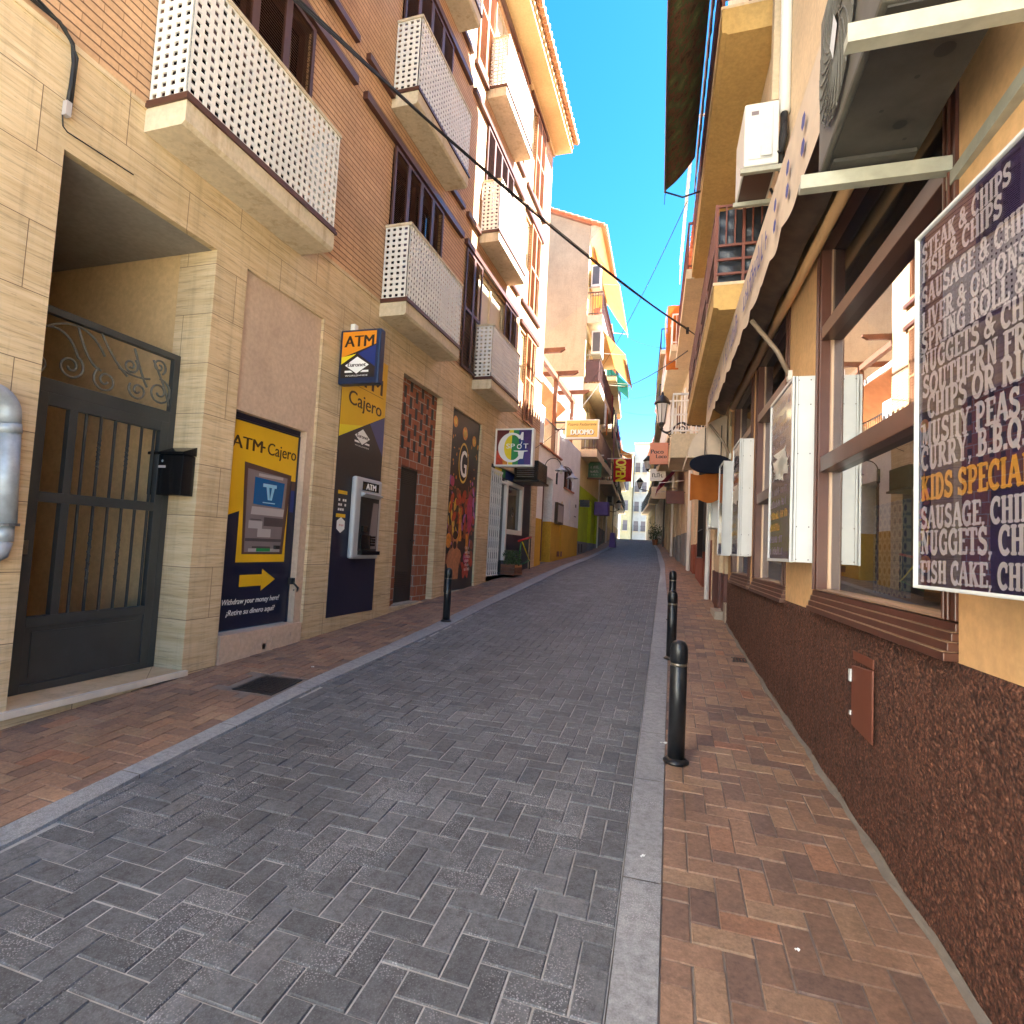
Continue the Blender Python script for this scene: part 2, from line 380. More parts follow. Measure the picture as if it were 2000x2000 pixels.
def thin_brick(name, c1, c2, cj):
    m, nt, b = _new(name)
    g = N(nt, 'ShaderNodeNewGeometry'); sp = N(nt, 'ShaderNodeSeparateXYZ'); nt.links.new(g.outputs['Position'], sp.inputs[0])
    ad = N(nt, 'ShaderNodeMath', operation='ADD'); nt.links.new(sp.outputs[0], ad.inputs[0]); nt.links.new(sp.outputs[1], ad.inputs[1])
    cb = N(nt, 'ShaderNodeCombineXYZ'); nt.links.new(ad.outputs[0], cb.inputs[0]); nt.links.new(sp.outputs[2], cb.inputs[1])
    br = N(nt, 'ShaderNodeTexBrick'); nt.links.new(cb.outputs[0], br.inputs['Vector'])
    rh = .068
    br.inputs['Scale'].default_value = 1.0; br.inputs['Brick Width'].default_value = .28; br.inputs['Row Height'].default_value = rh
    br.inputs['Mortar Size'].default_value = .0028; br.inputs['Mortar Smooth'].default_value = .2
    br.inputs['Color1'].default_value = (*c1, 1); br.inputs['Color2'].default_value = (*c2, 1); br.inputs['Mortar'].default_value = (c2[0]*.55, c2[1]*.5, c2[2]*.45, 1)
    d_ = N(nt, 'ShaderNodeMath', operation='DIVIDE'); nt.links.new(sp.outputs[2], d_.inputs[0]); d_.inputs[1].default_value = rh
    fr = N(nt, 'ShaderNodeMath', operation='FRACT'); nt.links.new(d_.outputs[0], fr.inputs[0])
    j = ramp(nt, fr.outputs[0], [(.0, 1.0), (.12, 1.0), (.17, 0.0), (.985, 0.0)])
    p = pos(nt); n1 = noise_t(nt, p, 2.0, 5); n2 = noise_t(nt, p, 40, 4)
    t = ramp(nt, n1, [(.3, .85), (.7, 1.12)]); t2 = ramp(nt, n2, [(.3, .88), (.7, 1.08)])
    c = mix(nt, 1.0, br.outputs['Color'], t, 'MULTIPLY'); c = mix(nt, 1.0, c, t2, 'MULTIPLY'); c = mix(nt, j, c, cj)
    nt.links.new(c, b.inputs['Base Color']); b.inputs['Roughness'].default_value = .8
    inv = ramp(nt, j, [(0, 1.0), (1, 0.0)]); bump(nt, b, inv, .9, .008)
    return m
M['brick'] = thin_brick('brick', (.58, .355, .20), (.52, .31, .168), (.16, .08, .045))
M['hollow_brick'] = brickwork('hollow_brick', (.34, .115, .06), (.28, .09, .045), (.36, .30, .25), .26, .17, .008)
M['white_panel'] = plain('white_panel', (.74, .71, .66), .6, var=.06, bscale=30, bstr=.1)
M['cream'] = plaster('cream', (.66, .54, .37), .3, 70, .12)
M['cream_slab'] = plaster('cream_slab', (.60, .50, .36), .85, 70, .12, (.55, .45, .33))
M['soffit'] = plaster('soffit', (.44, .37, .28), .15, 40, .08)
M['yellow_soffit'] = plaster('yellow_soffit', (.60, .46, .24), .15, 40, .05)
M['brown_metal'] = plain('brown_metal', (.085, .032, .022), .42, var=.15, vscale=2)
M['dark_shutter'] = plain('dark_shutter', (.075, .03, .022), .5, var=.2, vscale=2)
M['tan_shutter'] = plain('tan_shutter', (.34, .15, .07), .5, var=.15, vscale=2)
M['blind'] = plain('blind', (.62, .54, .38), .6, var=.05)
M['pink_plaster'] = plaster('pink_plaster', (.56, .41, .30), .35, 9, .5, (.72, .66, .6))
M['white_plaster'] = plaster('white_plaster', (.84, .83, .80), .12, 40, .15, (.8, .77, .72))
M['white_paint'] = plain('white_paint', (.78, .77, .74), .45, var=.04)
M['gate_metal'] = plain('gate_metal', (.036, .04, .042), .45, var=.15, vscale=5)
M['scroll_metal'] = plain('scroll_metal', (.10, .095, .08), .45, var=.15, vscale=5)
M['dark'] = plain('dark', (.012, .012, .014), .5, var=.1)
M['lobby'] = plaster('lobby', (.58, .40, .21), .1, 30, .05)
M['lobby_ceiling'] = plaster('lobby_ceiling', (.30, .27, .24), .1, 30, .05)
M['marble'] = plain('marble', (.66, .57, .46), .3, var=.12, vscale=6)
M['black_plastic'] = plain('black_plastic', (.008, .008, .009), .25, var=.1)
M['navy'] = plain('navy', (.010, .012, .035), .3, var=.1)
M['navy_frame'] = plain('navy_frame', (.010, .022, .065), .35, var=.1)
M['charcoal'] = plain('charcoal', (.024, .022, .026), .35, var=.08)
M['yellow'] = plain('yellow', (.72, .42, .012), .35, var=.05)
M['bright_yellow'] = plain('bright_yellow', (.78, .62, .02), .35, var=.04)
M['orange'] = plain('orange', (.74, .25, .012), .35, var=.05)
M['royal'] = plain('royal', (.012, .03, .17), .35, var=.05)
M['slate_blue'] = plain('slate_blue', (.06, .07, .20), .35, var=.05)
M['print_brown'] = plain('print_brown', (.09, .045, .035), .4, var=.05)
M['print_grey'] = plain('print_grey', (.20, .165, .17), .4, var=.08)
M['print_dark'] = plain('print_dark', (.07, .055, .06), .4, var=.08)
M['print_light'] = plain('print_light', (.42, .38, .38), .4, var=.05)
M['screen_blue'] = plain('screen_blue', (.008, .10, .28), .2, var=.1)
M['sky_blue'] = plain('sky_blue', (.25, .55, .75), .3, var=.05)
M['white_print'] = plain('white_print', (.82, .82, .80), .4, var=.02)
M['black_print'] = plain('black_print', (.02, .012, .01), .4, var=.02)
M['brown_print'] = plain('brown_print', (.045, .02, .008), .4, var=.02)
M['grey_plastic'] = plain('grey_plastic', (.42, .42, .43), .35, var=.05)
M['dark_grey'] = plain('dark_grey', (.10, .10, .105), .4, var=.1)
M['galvanised'] = plain('galvanised', (.36, .39, .42), .5, .35, var=.2, vscale=14)
M['door_grey'] = plain('door_grey', (.030, .028, .027), .5, var=.1)
M['concrete'] = plaster('concrete', (.40, .35, .29), .5, 30, .4)
M['granite'] = tinted('granite', [(0, (.24, .25, .26)), (1, (.31, .32, .33))], .6, .75, 150, .3, .2, .35)
M['road_paver'] = tinted('road_paver', [(0, (.090, .096, .104)), (.4, (.108, .114, .123)), (.8, (.120, .127, .136)), (1, (.142, .148, .157))], .66, .7, 90, .6, .3, .42)
M['brick_paver'] = tinted('brick_paver', [(0, (.17, .105, .082)), (.07, (.21, .13, .095)), (.4, (.27, .16, .105)), (.75, (.31, .185, .118)), (.93, (.35, .225, .14)), (1, (.33, .155, .09))], .6, 0, 60, .35, .3)
M['joint'] = plaster('joint', (.40, .395, .38), .5, 60, .5, (.35, .35, .35))
M['red_joint'] = plaster('red_joint', (.20, .165, .14), .5, 60, .5, (.4, .4, .4))
M['earth'] = plaster('earth', (.16, .14, .12), .3, 20, .3)
M['roof_tile'] = plain('roof_tile', (.46, .22, .10), .75, var=.3, vscale=4, bscale=30)
M['iron'] = plain('iron', (.016, .016, .018), .4, var=.2, vscale=20)
M['bollard_paint'] = plain('bollard_paint', (.012, .013, .015), .33, var=.3, vscale=25, bscale=60, bstr=.05)
M['brass'] = plain('brass', (.24, .22, .18), .3, .8, var=.1)
M['roughcast'] = None
def roughcast():
    m, nt, b = _new('roughcast')
    p = pos(nt)
    n1 = noise_t(nt, p, 1.6, 5, .7); n2 = noise_t(nt, p, 140, 4, .65); nw = noise_t(nt, p, 40, 2)
    v = N(nt, 'ShaderNodeTexVoronoi'); v.inputs['Scale'].default_value = 72; nt.links.new(p, v.inputs['Vector'])
    v2 = N(nt, 'ShaderNodeTexVoronoi'); v2.inputs['Scale'].default_value = 135; nt.links.new(p, v2.inputs['Vector'])
    sp1 = N(nt, 'ShaderNodeSeparateColor'); nt.links.new(v.outputs['Color'], sp1.inputs[0])
    sp2 = N(nt, 'ShaderNodeSeparateColor'); nt.links.new(v2.outputs['Color'], sp2.inputs[0])
    f1 = mix(nt, .45, sp1.outputs[0], sp2.outputs[0]); f2 = mix(nt, .4, f1, n2)
    c = ramp(nt, f2, [(.15, (.016, .005, .004)), (.42, (.085, .027, .015)), (.62, (.15, .058, .034)), (.85, (.27, .125, .08))])
    gap = ramp(nt, v.outputs['Distance'], [(.35, 1.0), (.75, .45)]); c = mix(nt, 1.0, c, gap, 'MULTIPLY')
    t = ramp(nt, n1, [(.3, (.72, .70, .72)), (.7, (1.12, 1.1, 1.05))])
    c = mix(nt, 1.0, c, t, 'MULTIPLY')
    nt.links.new(c, b.inputs['Base Color']); b.inputs['Roughness'].default_value = .75
    h = ramp(nt, v.outputs['Distance'], [(0, 1.0), (.8, 0.0)]); h2 = mix(nt, .35, h, n2)
    bump(nt, b, h2, 1.0, .012)
    return m
M['roughcast'] = roughcast()
M['hatch_paint'] = plain('hatch_paint', (.14, .042, .022), .45, var=.1, vscale=8)
M['ochre'] = plaster('ochre', (.66, .40, .185), .2, 45, .12, (.7, .6, .5))
M['ochre_soffit'] = plaster('ochre_soffit', (.58, .37, .13), .35, 30, .12, (.6, .5, .4))
M['pale_peach'] = plaster('pale_peach', (.74, .57, .38), .1, 45, .1)
M['pvc'] = plain('pvc', (.74, .74, .72), .4, var=.05)
M['window_brown'] = plain('window_brown', (.088, .032, .020), .35, var=.15, vscale=6)
M['alu_strip'] = plain('alu_strip', (.40, .26, .17), .3, .3, var=.1)
M['sign_white'] = plain('sign_white', (.58, .60, .60), .4, var=.05, vscale=4)
M['sign_purple'] = plain('sign_purple', (.032, .024, .085), .12, var=.25, vscale=5, bscale=3.5, bstr=.10, coat=1.0)
M['sign_grey'] = plain('sign_grey', (.19, .15, .17), .15, var=.25, vscale=9, coat=.8)
M['menu_grey'] = plain('menu_grey', (.58, .54, .54), .3, var=.06)
M['menu_gold'] = plain('menu_gold', (.72, .36, .05), .3, var=.06)
M['menu_faint'] = plain('menu_faint', (.34, .29, .29), .3, var=.1)
M['awning_canvas'] = plain('awning_canvas', (.19, .13, .10), .85, var=.2, vscale=8)
M['valance'] = plain('valance', (.62, .50, .39), .85, var=.08, vscale=8)
M['blue_paint'] = plain('blue_paint', (.05, .07, .30), .7, var=.2)
M['tan_tube'] = plain('tan_tube', (.62, .36, .17), .4, var=.08)
M['arm_paint'] = plain('arm_paint', (.24, .18, .13), .4, var=.08)
M['ac_white'] = plain('ac_white', (.66, .65, .60), .45, var=.06)
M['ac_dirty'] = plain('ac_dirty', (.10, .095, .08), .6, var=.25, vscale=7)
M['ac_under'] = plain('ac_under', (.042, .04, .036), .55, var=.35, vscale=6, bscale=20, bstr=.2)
M['bracket'] = plain('bracket', (.36, .36, .29), .5, var=.15, vscale=12)
M['rail_brown'] = plain('rail_brown', (.17, .05, .028), .5, var=.15)
M['black_sheet'] = plain('black_sheet', (.015, .018, .022), .35, var=.3, vscale=5, bscale=12, bstr=.8)
M['cable'] = plain('cable', (.010, .010, .012), .6, var=.1)
def camo():
    m, nt, b = _new('patterned_cloth')
    p = pos(nt, 1, 1, 1); n = noise_t(nt, p, 7, 5, .7); n2 = noise_t(nt, p, 14, 4, .6)
    c = ramp(nt, n, [(.36, (.05, .03, .02)), (.46, (.17, .07, .045)), (.53, (.06, .10, .045)), (.64, (.26, .25, .10))])
    c = mix(nt, ramp(nt, n2, [(.45, 0.0), (.6, .7)]), c, (.05, .07, .03))
    nt.links.new(c, b.inputs['Base Color']); b.inputs['Roughness'].default_value = .9
    return m
M['patterned_cloth'] = camo()
def cloth(name, c, trans=.5):
    m, nt, b = _new(name)
    p = pos(nt); n = noise_t(nt, p, 4, 4); cc = ramp(nt, n, [(.3, tuple(x*.85 for x in c)), (.7, tuple(min(1, x*1.1) for x in c))])
    nt.links.new(cc, b.inputs['Base Color']); b.inputs['Roughness'].default_value = .9
    tr = N(nt, 'ShaderNodeBsdfTranslucent'); nt.links.new(cc, tr.inputs[0])
    mx = N(nt, 'ShaderNodeMixShader'); mx.inputs[0].default_value = trans
    out = nt.nodes['Material Output']
    nt.links.new(b.outputs[0], mx.inputs[1]); nt.links.new(tr.outputs[0], mx.inputs[2]); nt.links.new(mx.outputs[0], out.inputs[0])
    return m
M['orange_cloth'] = cloth('orange_cloth', (.42, .19, .06), .38)
M['rust_cloth'] = cloth('rust_cloth', (.50, .16, .03), .35)
M['green_cloth'] = cloth('green_cloth', (.01, .10, .075), .2)
M['shade_sail'] = cloth('shade_sail', (.62, .27, .12), .4)
M['red_cloth'] = cloth('red_cloth', (.50, .02, .02), .25)
M['white_cloth'] = cloth('white_cloth', (.75, .74, .72), .3)
M['navy_cloth'] = cloth('navy_cloth', (.02, .025, .07), .2)
M['maroon_cloth'] = cloth('maroon_cloth', (.20, .02, .05), .2)
M['mauve_cloth'] = cloth('mauve_cloth', (.45, .25, .35), .3)
M['lemon_cloth'] = cloth('lemon_cloth', (.80, .68, .03), .4)
def glass(name, tint, refl, rough=.01):
    m, nt, b = _new(name); nt.nodes.remove(b)
    out = nt.nodes['Material Output']
    tr = N(nt, 'ShaderNodeBsdfTransparent'); tr.inputs[0].default_value = (*tint, 1)
    gl = N(nt, 'ShaderNodeBsdfGlossy'); gl.inputs['Roughness'].default_value = rough; gl.inputs[0].default_value = (.95, .96, .95, 1)
    lw = N(nt, 'ShaderNodeLayerWeight'); lw.inputs['Blend'].default_value = .5
    mp = N(nt, 'ShaderNodeMapRange'); mp.inputs[1].default_value = 0; mp.inputs[2].default_value = 1; mp.inputs[3].default_value = refl[0]; mp.inputs[4].default_value = refl[1]
    nt.links.new(lw.outputs['Facing'], mp.inputs[0])
    p = pos(nt); n = noise_t(nt, p, 1.2, 2)
    bn = N(nt, 'ShaderNodeBump'); bn.inputs['Strength'].default_value = .03; bn.inputs['Distance'].default_value = .02; nt.links.new(n, bn.inputs['Height']); nt.links.new(bn.outputs[0], gl.inputs['Normal'])
    mx = N(nt, 'ShaderNodeMixShader')
    nt.links.new(mp.outputs[0], mx.inputs[0]); nt.links.new(tr.outputs[0], mx.inputs[1]); nt.links.new(gl.outputs[0], mx.inputs[2]); nt.links.new(mx.outputs[0], out.inputs[0])
    return m
M['shop_glass'] = glass('shop_glass', (.55, .60, .58), (.16, .80))
M['dark_glass'] = plain('dark_glass', (.012, .013, .016), .06, var=.1, spec=.6)
M['frosted'] = plain('frosted', (.70, .68, .62), .5, var=.05)
def tiles_pattern():
    m, nt, b = _new('patterned_tile')
    g = N(nt, 'ShaderNodeNewGeometry'); sp = N(nt, 'ShaderNodeSeparateXYZ'); nt.links.new(g.outputs['Position'], sp.inputs[0])
    cb = N(nt, 'ShaderNodeCombineXYZ'); nt.links.new(sp.outputs[1], cb.inputs[0]); nt.links.new(sp.outputs[2], cb.inputs[1])
    v = N(nt, 'ShaderNodeTexVoronoi'); v.inputs['Scale'].default_value = 14; v.inputs['Randomness'].default_value = 0.0; nt.links.new(cb.outputs[0], v.inputs['Vector'])
    c = ramp(nt, v.outputs['Distance'], [(.20, (.10, .14, .34)), (.30, (.74, .74, .70)), (.44, (.74, .74, .70)), (.52, (.30, .36, .5))])
    nt.links.new(c, b.inputs['Base Color']); b.inputs['Roughness'].default_value = .2
    return m
M['patterned_tile'] = tiles_pattern()
M['gold_wall'] = plaster('gold_wall', (.62, .36, .035), .3, 40, .15)
M['lime'] = plaster('lime', (.46, .60, .02), .15, 40, .15)
M['tan_wall'] = plaster('tan_wall', (.46, .36, .235), .5, 30, .12, (.62, .62, .6))
M['grey_wall'] = plaster('grey_wall', (.22, .225, .235), .3, 30, .2)
M['pale_yellow'] = plaster('pale_yellow', (.74, .62, .34), .3, 30, .15)
M['beige'] = plaster('beige', (.60, .48, .32), .35, 30, .15)
M['red_base'] = plaster('red_base', (.27, .075, .045), .2, 30, .2)
M['maroon_base'] = plain('maroon_base', (.09, .022, .016), .5, var=.2)
M['terracotta'] = plain('terracotta', (.50, .17, .08), .6, var=.15)
M['wood'] = plain('wood', (.16, .06, .03), .6, var=.25, vscale=8)
M['tan_bldg_rail'] = plain('tan_bldg_rail', (.10, .05, .045), .6, var=.2)
M['foliage'] = plain('foliage', (.045, .085, .025), .6, var=.5, vscale=12)
M['sign_cream'] = plain('sign_cream', (.78, .54, .15), .4, var=.08)
M['sign_green'] = plain('sign_green', (.03, .10, .04), .5, var=.4, vscale=6)
M['sign_salmon'] = plain('sign_salmon', (.56, .22, .13), .5, var=.05)
M['lamp_glass'] = plain('lamp_glass', (.70, .66, .62), .3, var=.05)
M['red_print'] = plain('red_print', (.50, .02, .015), .5, var=.15)
M['purple'] = plain('purple', (.13, .07, .28), .5, var=.15)
M['green_print'] = plain('green_print', (.02, .22, .06), .4, var=.1)
M['violet_print'] = plain('violet_print', (.05, .02, .16), .4, var=.1)
M['skin_print'] = plain('skin_print', (.46, .19, .085), .4, var=.25, vscale=14)
M['hair_print'] = plain('hair_print', (.035, .016, .010), .5, var=.2)
M['magenta_print'] = plain('magenta_print', (.42, .04, .13), .35, var=.3, vscale=12)
M['amber_print'] = plain('amber_print', (.62, .24, .03), .35, var=.4, vscale=14)
M['gold_print'] = plain('gold_print', (.66, .42, .06), .35, var=.3, vscale=14)
M['night_print'] = plain('night_print', (.026, .014, .015), .35, var=.5, vscale=9)
M['crimson_print'] = plain('crimson_print', (.45, .05, .02), .35, var=.4, vscale=14)
M['bounce_paving'] = plaster('bounce_paving', (.60, .56, .42), .2, 30, .15)
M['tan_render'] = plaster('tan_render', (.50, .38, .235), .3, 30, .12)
M['matt_navy'] = plain('matt_navy', (.010, .012, .022), .85, var=.2, spec=.1)
M['sign_cover'] = glass('sign_cover', (.97, .96, .97), (.07, .72))
M['haze_print'] = plain('haze_print', (.24, .06, .03), .35, var=.5, vscale=10)
M['violet_glow'] = plain('violet_glow', (.40, .13, .42), .35, var=.4, vscale=10)
M['far_white'] = plaster('far_white', (.50, .50, .47), .2, 30, .1)
M['far_yellow'] = plaster('far_yellow', (.50, .43, .24), .2, 30, .1)
M['dark_crimson'] = plain('dark_crimson', (.12, .015, .015), .35, var=.3, vscale=9)
M['deep_violet'] = plain('deep_violet', (.05, .015, .11), .35, var=.3, vscale=9)
# ------------------------------------------------------------ ground, road, kerbs, pavements
def frange(a, b, n): return [a+(b-a)*i/n for i in range(n+1)]
gy = frange(-30, 0, 10)[:-1] + frange(0, 60, 60)[:-1] + frange(60, 400, 20)
g_ = MB(); g_.grid([-300, -40, -10, -5, 3, 8, 40, 300], gy, lambda x, y: (x, y, (zg(max(y, -3)) if y < 130 else -1.5)-.12))
tag(g_.build('ground', M['earth']), kind='structure')

s = MB(); s.grid(frange(-4.1, 30, 12), frange(-30, -.9, 12), lambda x, y: (x, y, zg(max(y, -3))+.01)); tag(s.build('pavement', M['bounce_paving']), kind='structure')  # pale paving added behind the viewpoint to reflect sun up the street
def strip(name, fa, fb, dz, m, y0=-3.0, y1=100.0, n=140, skirt=0):
    s = MB(); ys = frange(y0, y1, n)
    s.grid([0, 1], ys, lambda u, y: (fa(y)+(fb(y)-fa(y))*u, y, zg(y)+dz))
    return tag(s.build(name, m), kind='structure')
ROAD_DZ = -.012
strip('road_bed', kl_in, kr_in, ROAD_DZ-.006, M['joint'])
strip('pavement_bed', lambda y: kr_out(y)-.01, lambda y: max(WR(y), 1.015-.042*y)+.4, -.006, M['red_joint'])
strip('pavement_bed', lambda y: min(WL(y), AX)-.5, lambda y: kl_out(y)+.01, -.006, M['red_joint'])

def herring(name, m, y0, y1, umax, place, a, gap, ch, seed, vskip=None):
    """herring-bone blocks of a x 2a, each a small chamfered block; place(u,v,h)->xyz, 0<=u<=umax(v)"""
    rnd = random.Random(seed); s = MB()
    nv = int((y1-y0)/a)+2
    for j in range(-1, nv):
        U = umax(y0+j*a)
        for i in range(-2, int(U/a)+2):
            k = (i-j) % 4
            if k == 0: u0, v0, u1, v1 = i*a, j*a, (i+2)*a, (j+1)*a
            elif k == 3: u0, v0, u1, v1 = i*a, j*a, (i+1)*a, (j+2)*a
            else: continue
            u0 += rnd.uniform(-.0015, .0015); u1 += rnd.uniform(-.0015, .0015)
            u0 = max(u0, 0); u1 = min(u1, U)
            if u1-u0 < .03: continue
            vv0, vv1 = y0+v0+rnd.uniform(-.0015, .0015), y0+v1+rnd.uniform(-.0015, .0015)
            if vskip and vskip(u0, u1, vv0, vv1): continue
            g = gap/2; dz = rnd.uniform(-.0022, .0022); tl = rnd.uniform(-.0015, .0015); tint = rnd.random()
            if tint == .5: tint = .51
            vs = []
            for e, h in ((g, -.006), (g+ch, 0)):
                for uu, ww in ((u0+e, vv0+e), (u1-e, vv0+e), (u1-e, vv1-e), (u0+e, vv1-e)):
                    vs.append(place(uu, ww, h+dz*(h == 0)+(tl if ww > (vv0+vv1)/2 else 0)*(h == 0)))
            s.add(vs, [(4, 5, 6, 7), (0, 1, 5, 4), (1, 2, 6, 5), (2, 3, 7, 6), (3, 0, 4, 7)], tint)
    return tag(s.build(name, m, recalc=False), kind='structure')
herring('road', M['road_paver'], .8, 56, lambda v: kr_in(v)-kl_in(v)-.004, lambda u, v, h: (kr_in(v)-.002-u, v, zg(v)+ROAD_DZ+h), .105, .0045, .004, 1)
mh = (3.78, 4.22, .04, .44)   # utility cover in the left pavement: along, across from kerb
herring('pavement', M['brick_paver'], .8, 56, lambda v: WR(v)-kr_out(v)+.05, lambda u, v, h: (kr_out(v)+.002+u, v, zg(v)+h), .105, .005, .003, 2)
herring('pavement', M['brick_paver'], .8, 56, lambda v: kl_out(v)-WL(v)+.05, lambda u, v, h: (kl_out(v)-.002-u, v, zg(v)+h), .105, .005, .003, 3,
        lambda u0, u1, v0, v1: u1 > mh[2] and u0 < mh[3] and v1 > mh[0] and v0 < mh[1])
def kerb(fin, fout, seed):
    rnd = random.Random(seed); s = MB(); y = .6
    while y < 58:
        L = rnd.uniform(.75, 1.0); y1 = y+L-.006; t = rnd.uniform(.05, .95)
        n = 3
        for i in range(n):
            a, b = y+(y1-y)*i/n, y+(y1-y)*(i+1)/n
            sgn = 1 if fout(a) > fin(a) else -1
            s.add([(fin(a)+sgn*.002, a, zg(a)-.03), (fin(a)+sgn*.005, a, zg(a)+.001), (fout(a)-sgn*.001, a, zg(a)+.003),
                   (fin(b)+sgn*.002, b, zg(b)-.03), (fin(b)+sgn*.005, b, zg(b)+.001), (fout(b)-sgn*.001, b, zg(b)+.003)],
                  [(0, 1, 4, 3), (1, 2, 5, 4)], t)
        y += L
    return tag(s.build('kerb', M['granite']), kind='structure')
kerb(kr_in, kr_out, 5); kerb(kl_in, kl_out, 6)

# utility cover and drain grate
t = thing('utility_cover', 'square dark iron utility cover set in the brick pavement by the kerb', 'manhole cover', (-3.2, 4.0, zg(4.0)))
s = MB()
def cov(u, v, h): return (kl_out(v)-u, v, zg(v)+h)
s.box(mh[2]+.005, mh[3]-.005, mh[0]+.005, mh[1]-.005, -.03, .003, cov)
s.build('frame', M['iron'], t, bevel=.002)
s = MB()
for i in range(8):
    for j in range(8):
        u, v = mh[2]+.04+i*.042, mh[0]+.045+j*.046
        s.box(u, u+.026, v, v+.028, .003, .006, cov)
s.build('tread_pattern', M['iron'], t)
s = MB()
for i in range(6): s.box(.56+i*.032, .56+i*.032+.02, 6.64, 6.80, .001, .006, lambda x, y, z: (x, y, zg(y)+z))
s.box(.55, .76, 6.62, 6.64, .001, .007, lambda x, y, z: (x, y, zg(y)+z)); s.box(.55, .76, 6.80, 6.82, .001, .007, lambda x, y, z: (x, y, zg(y)+z))
tag(s.build('drain_grate', M['iron']), 'small dark iron drain grate in the red brick pavement by the shop wall', 'drain grate')

# bollards
def bollard(x, y, label):
    t = thing('bollard', label, 'bollard', (x, y, zg(y)), 'black steel bollards along the kerbs')
    return t
def bollard_parts(t):
    x, y, z = t.location
    MB().lathe([(.078, 0), (.078, .012), (.066, .02), (.056, .03)], (x, y, z), 24).build('base_flange', M['bollard_paint'], t, True)
    MB().lathe([(.052, .02), (.052, .585), (.049, .588)], (x, y, z), 24).build('post', M['bollard_paint'], t, True)
    MB().lathe([(.0505, .588), (.0505, .606)], (x, y, z), 24).build('ring', M['brass'], t, True)
    MB().lathe([(.05, .606), (.054, .612), (.054, .69), (.050, .715), (.038, .735), (.018, .744), (.002, .746)], (x, y, z), 24).build('cap', M['bollard_paint'], t, True)
b0 = bollard(-.005, 3.705, 'nearest black bollard on the right kerb, before the red wall')
bollard_parts(b0)
for x, y, lb in ((-.094, 6.45, 'second black bollard on the right kerb, seen between its two neighbours'),
                 (-.135, 8.79, 'farthest black bollard on the right kerb, smallest of that row'),
                 (-3.135, 7.28, 'only black bollard on the left kerb, before the nightlife mural')):
    c = copy_tree(b0); c.location = (x, y, zg(y)); c['label'] = lb
# ------------------------------------------------------------ left: travertine and brick apartment building
def wall_grid(mb, f, y0, y1, z0, z1, ops):
    """wall sheet with rectangular openings (ya,yb,za,zb,depth); reveals run back by depth"""
    ys = sorted({y0, y1, *[o[0] for o in ops], *[o[1] for o in ops]}); zs = sorted({z0, z1, *[o[2] for o in ops], *[o[3] for o in ops]})
    ys = [y for y in ys if y0 <= y <= y1]; zs = [z for z in zs if z0 <= z <= z1]
    for a, b in zip(ys, ys[1:]):
        for c, d in zip(zs, zs[1:]):
            my, mz = (a+b)/2, (c+d)/2
            if any(o[0] < my < o[1] and o[2] < mz < o[3] for o in ops): continue
            mb.quad(f(a, 0, c), f(b, 0, c), f(b, 0, d), f(a, 0, d))
    for ya, yb, za, zb, dp in ops:
        cut_lo, cut_hi = za < z0, zb > z1
        za, zb = max(za, z0), min(zb, z1)
        mb.quad(f(ya, 0, za), f(ya, -dp, za), f(ya, -dp, zb), f(ya, 0, zb))
        mb.quad(f(yb, 0, za), f(yb, -dp, za), f(yb, -dp, zb), f(yb, 0, zb))
        if not cut_hi: mb.quad(f(ya, 0, zb), f(yb, 0, zb), f(yb, -dp, zb), f(ya, -dp, zb))
        if not cut_lo: mb.quad(f(ya, 0, za), f(yb, 0, za), f(yb, -dp, za), f(ya, -dp, za))
A = thing('apartment_building', 'travertine and thin brick apartment building with perforated white balconies and tiled eaves', 'building', (AX, 7, 0))
Z1, ZT, YE = 4.55, 13.25, 15.75
s = MB()
ops = [(2.57, 3.89, .03, 3.81, 3.2), (4.26, 5.48, -.4, 3.82, .035), (7.46, 8.9, .25, 3.8, .11), (9.4, 10.92, .35, 3.78, .05), (11.65, 15.2, .55, 3.1, .18)]
wall_grid(s, Lw, -16.0, YE, -.5, Z1, ops)  # run of wall behind the viewpoint added for its sunlit bounce
s.box(-16.0, YE, -.02, .012, Z1-.03, Z1+.012, Lw)
wb = s.build('base_wall', M['travertine'], A, recalc=False)
# upper wall
cols = [(3.2, 4.92), (6.75, 8.42), (10.28, 12.05)]
wops = []
for fl, zb in enumerate((4.62, 7.63, 10.72)):
    for ya, yb in cols: wops.append((ya, yb, zb, zb+2.25, .16))
    wops.append((13.3, 13.85, zb+.9, zb+2.2, .16))
s = MB(); wall_grid(s, Lw, -16.0, YE, Z1, ZT, wops)
s.quad(Lw(YE, 0, -.5), Lw(YE, -9, -.5), Lw(YE, -9, ZT), Lw(YE, 0, ZT))
s.quad(Lw(-16, 0, -.5), Lw(-16, -9, -.5), Lw(-16, -9, ZT), Lw(-16, 0, ZT))
s.build('brick_wall', M['brick'], A, recalc=False)
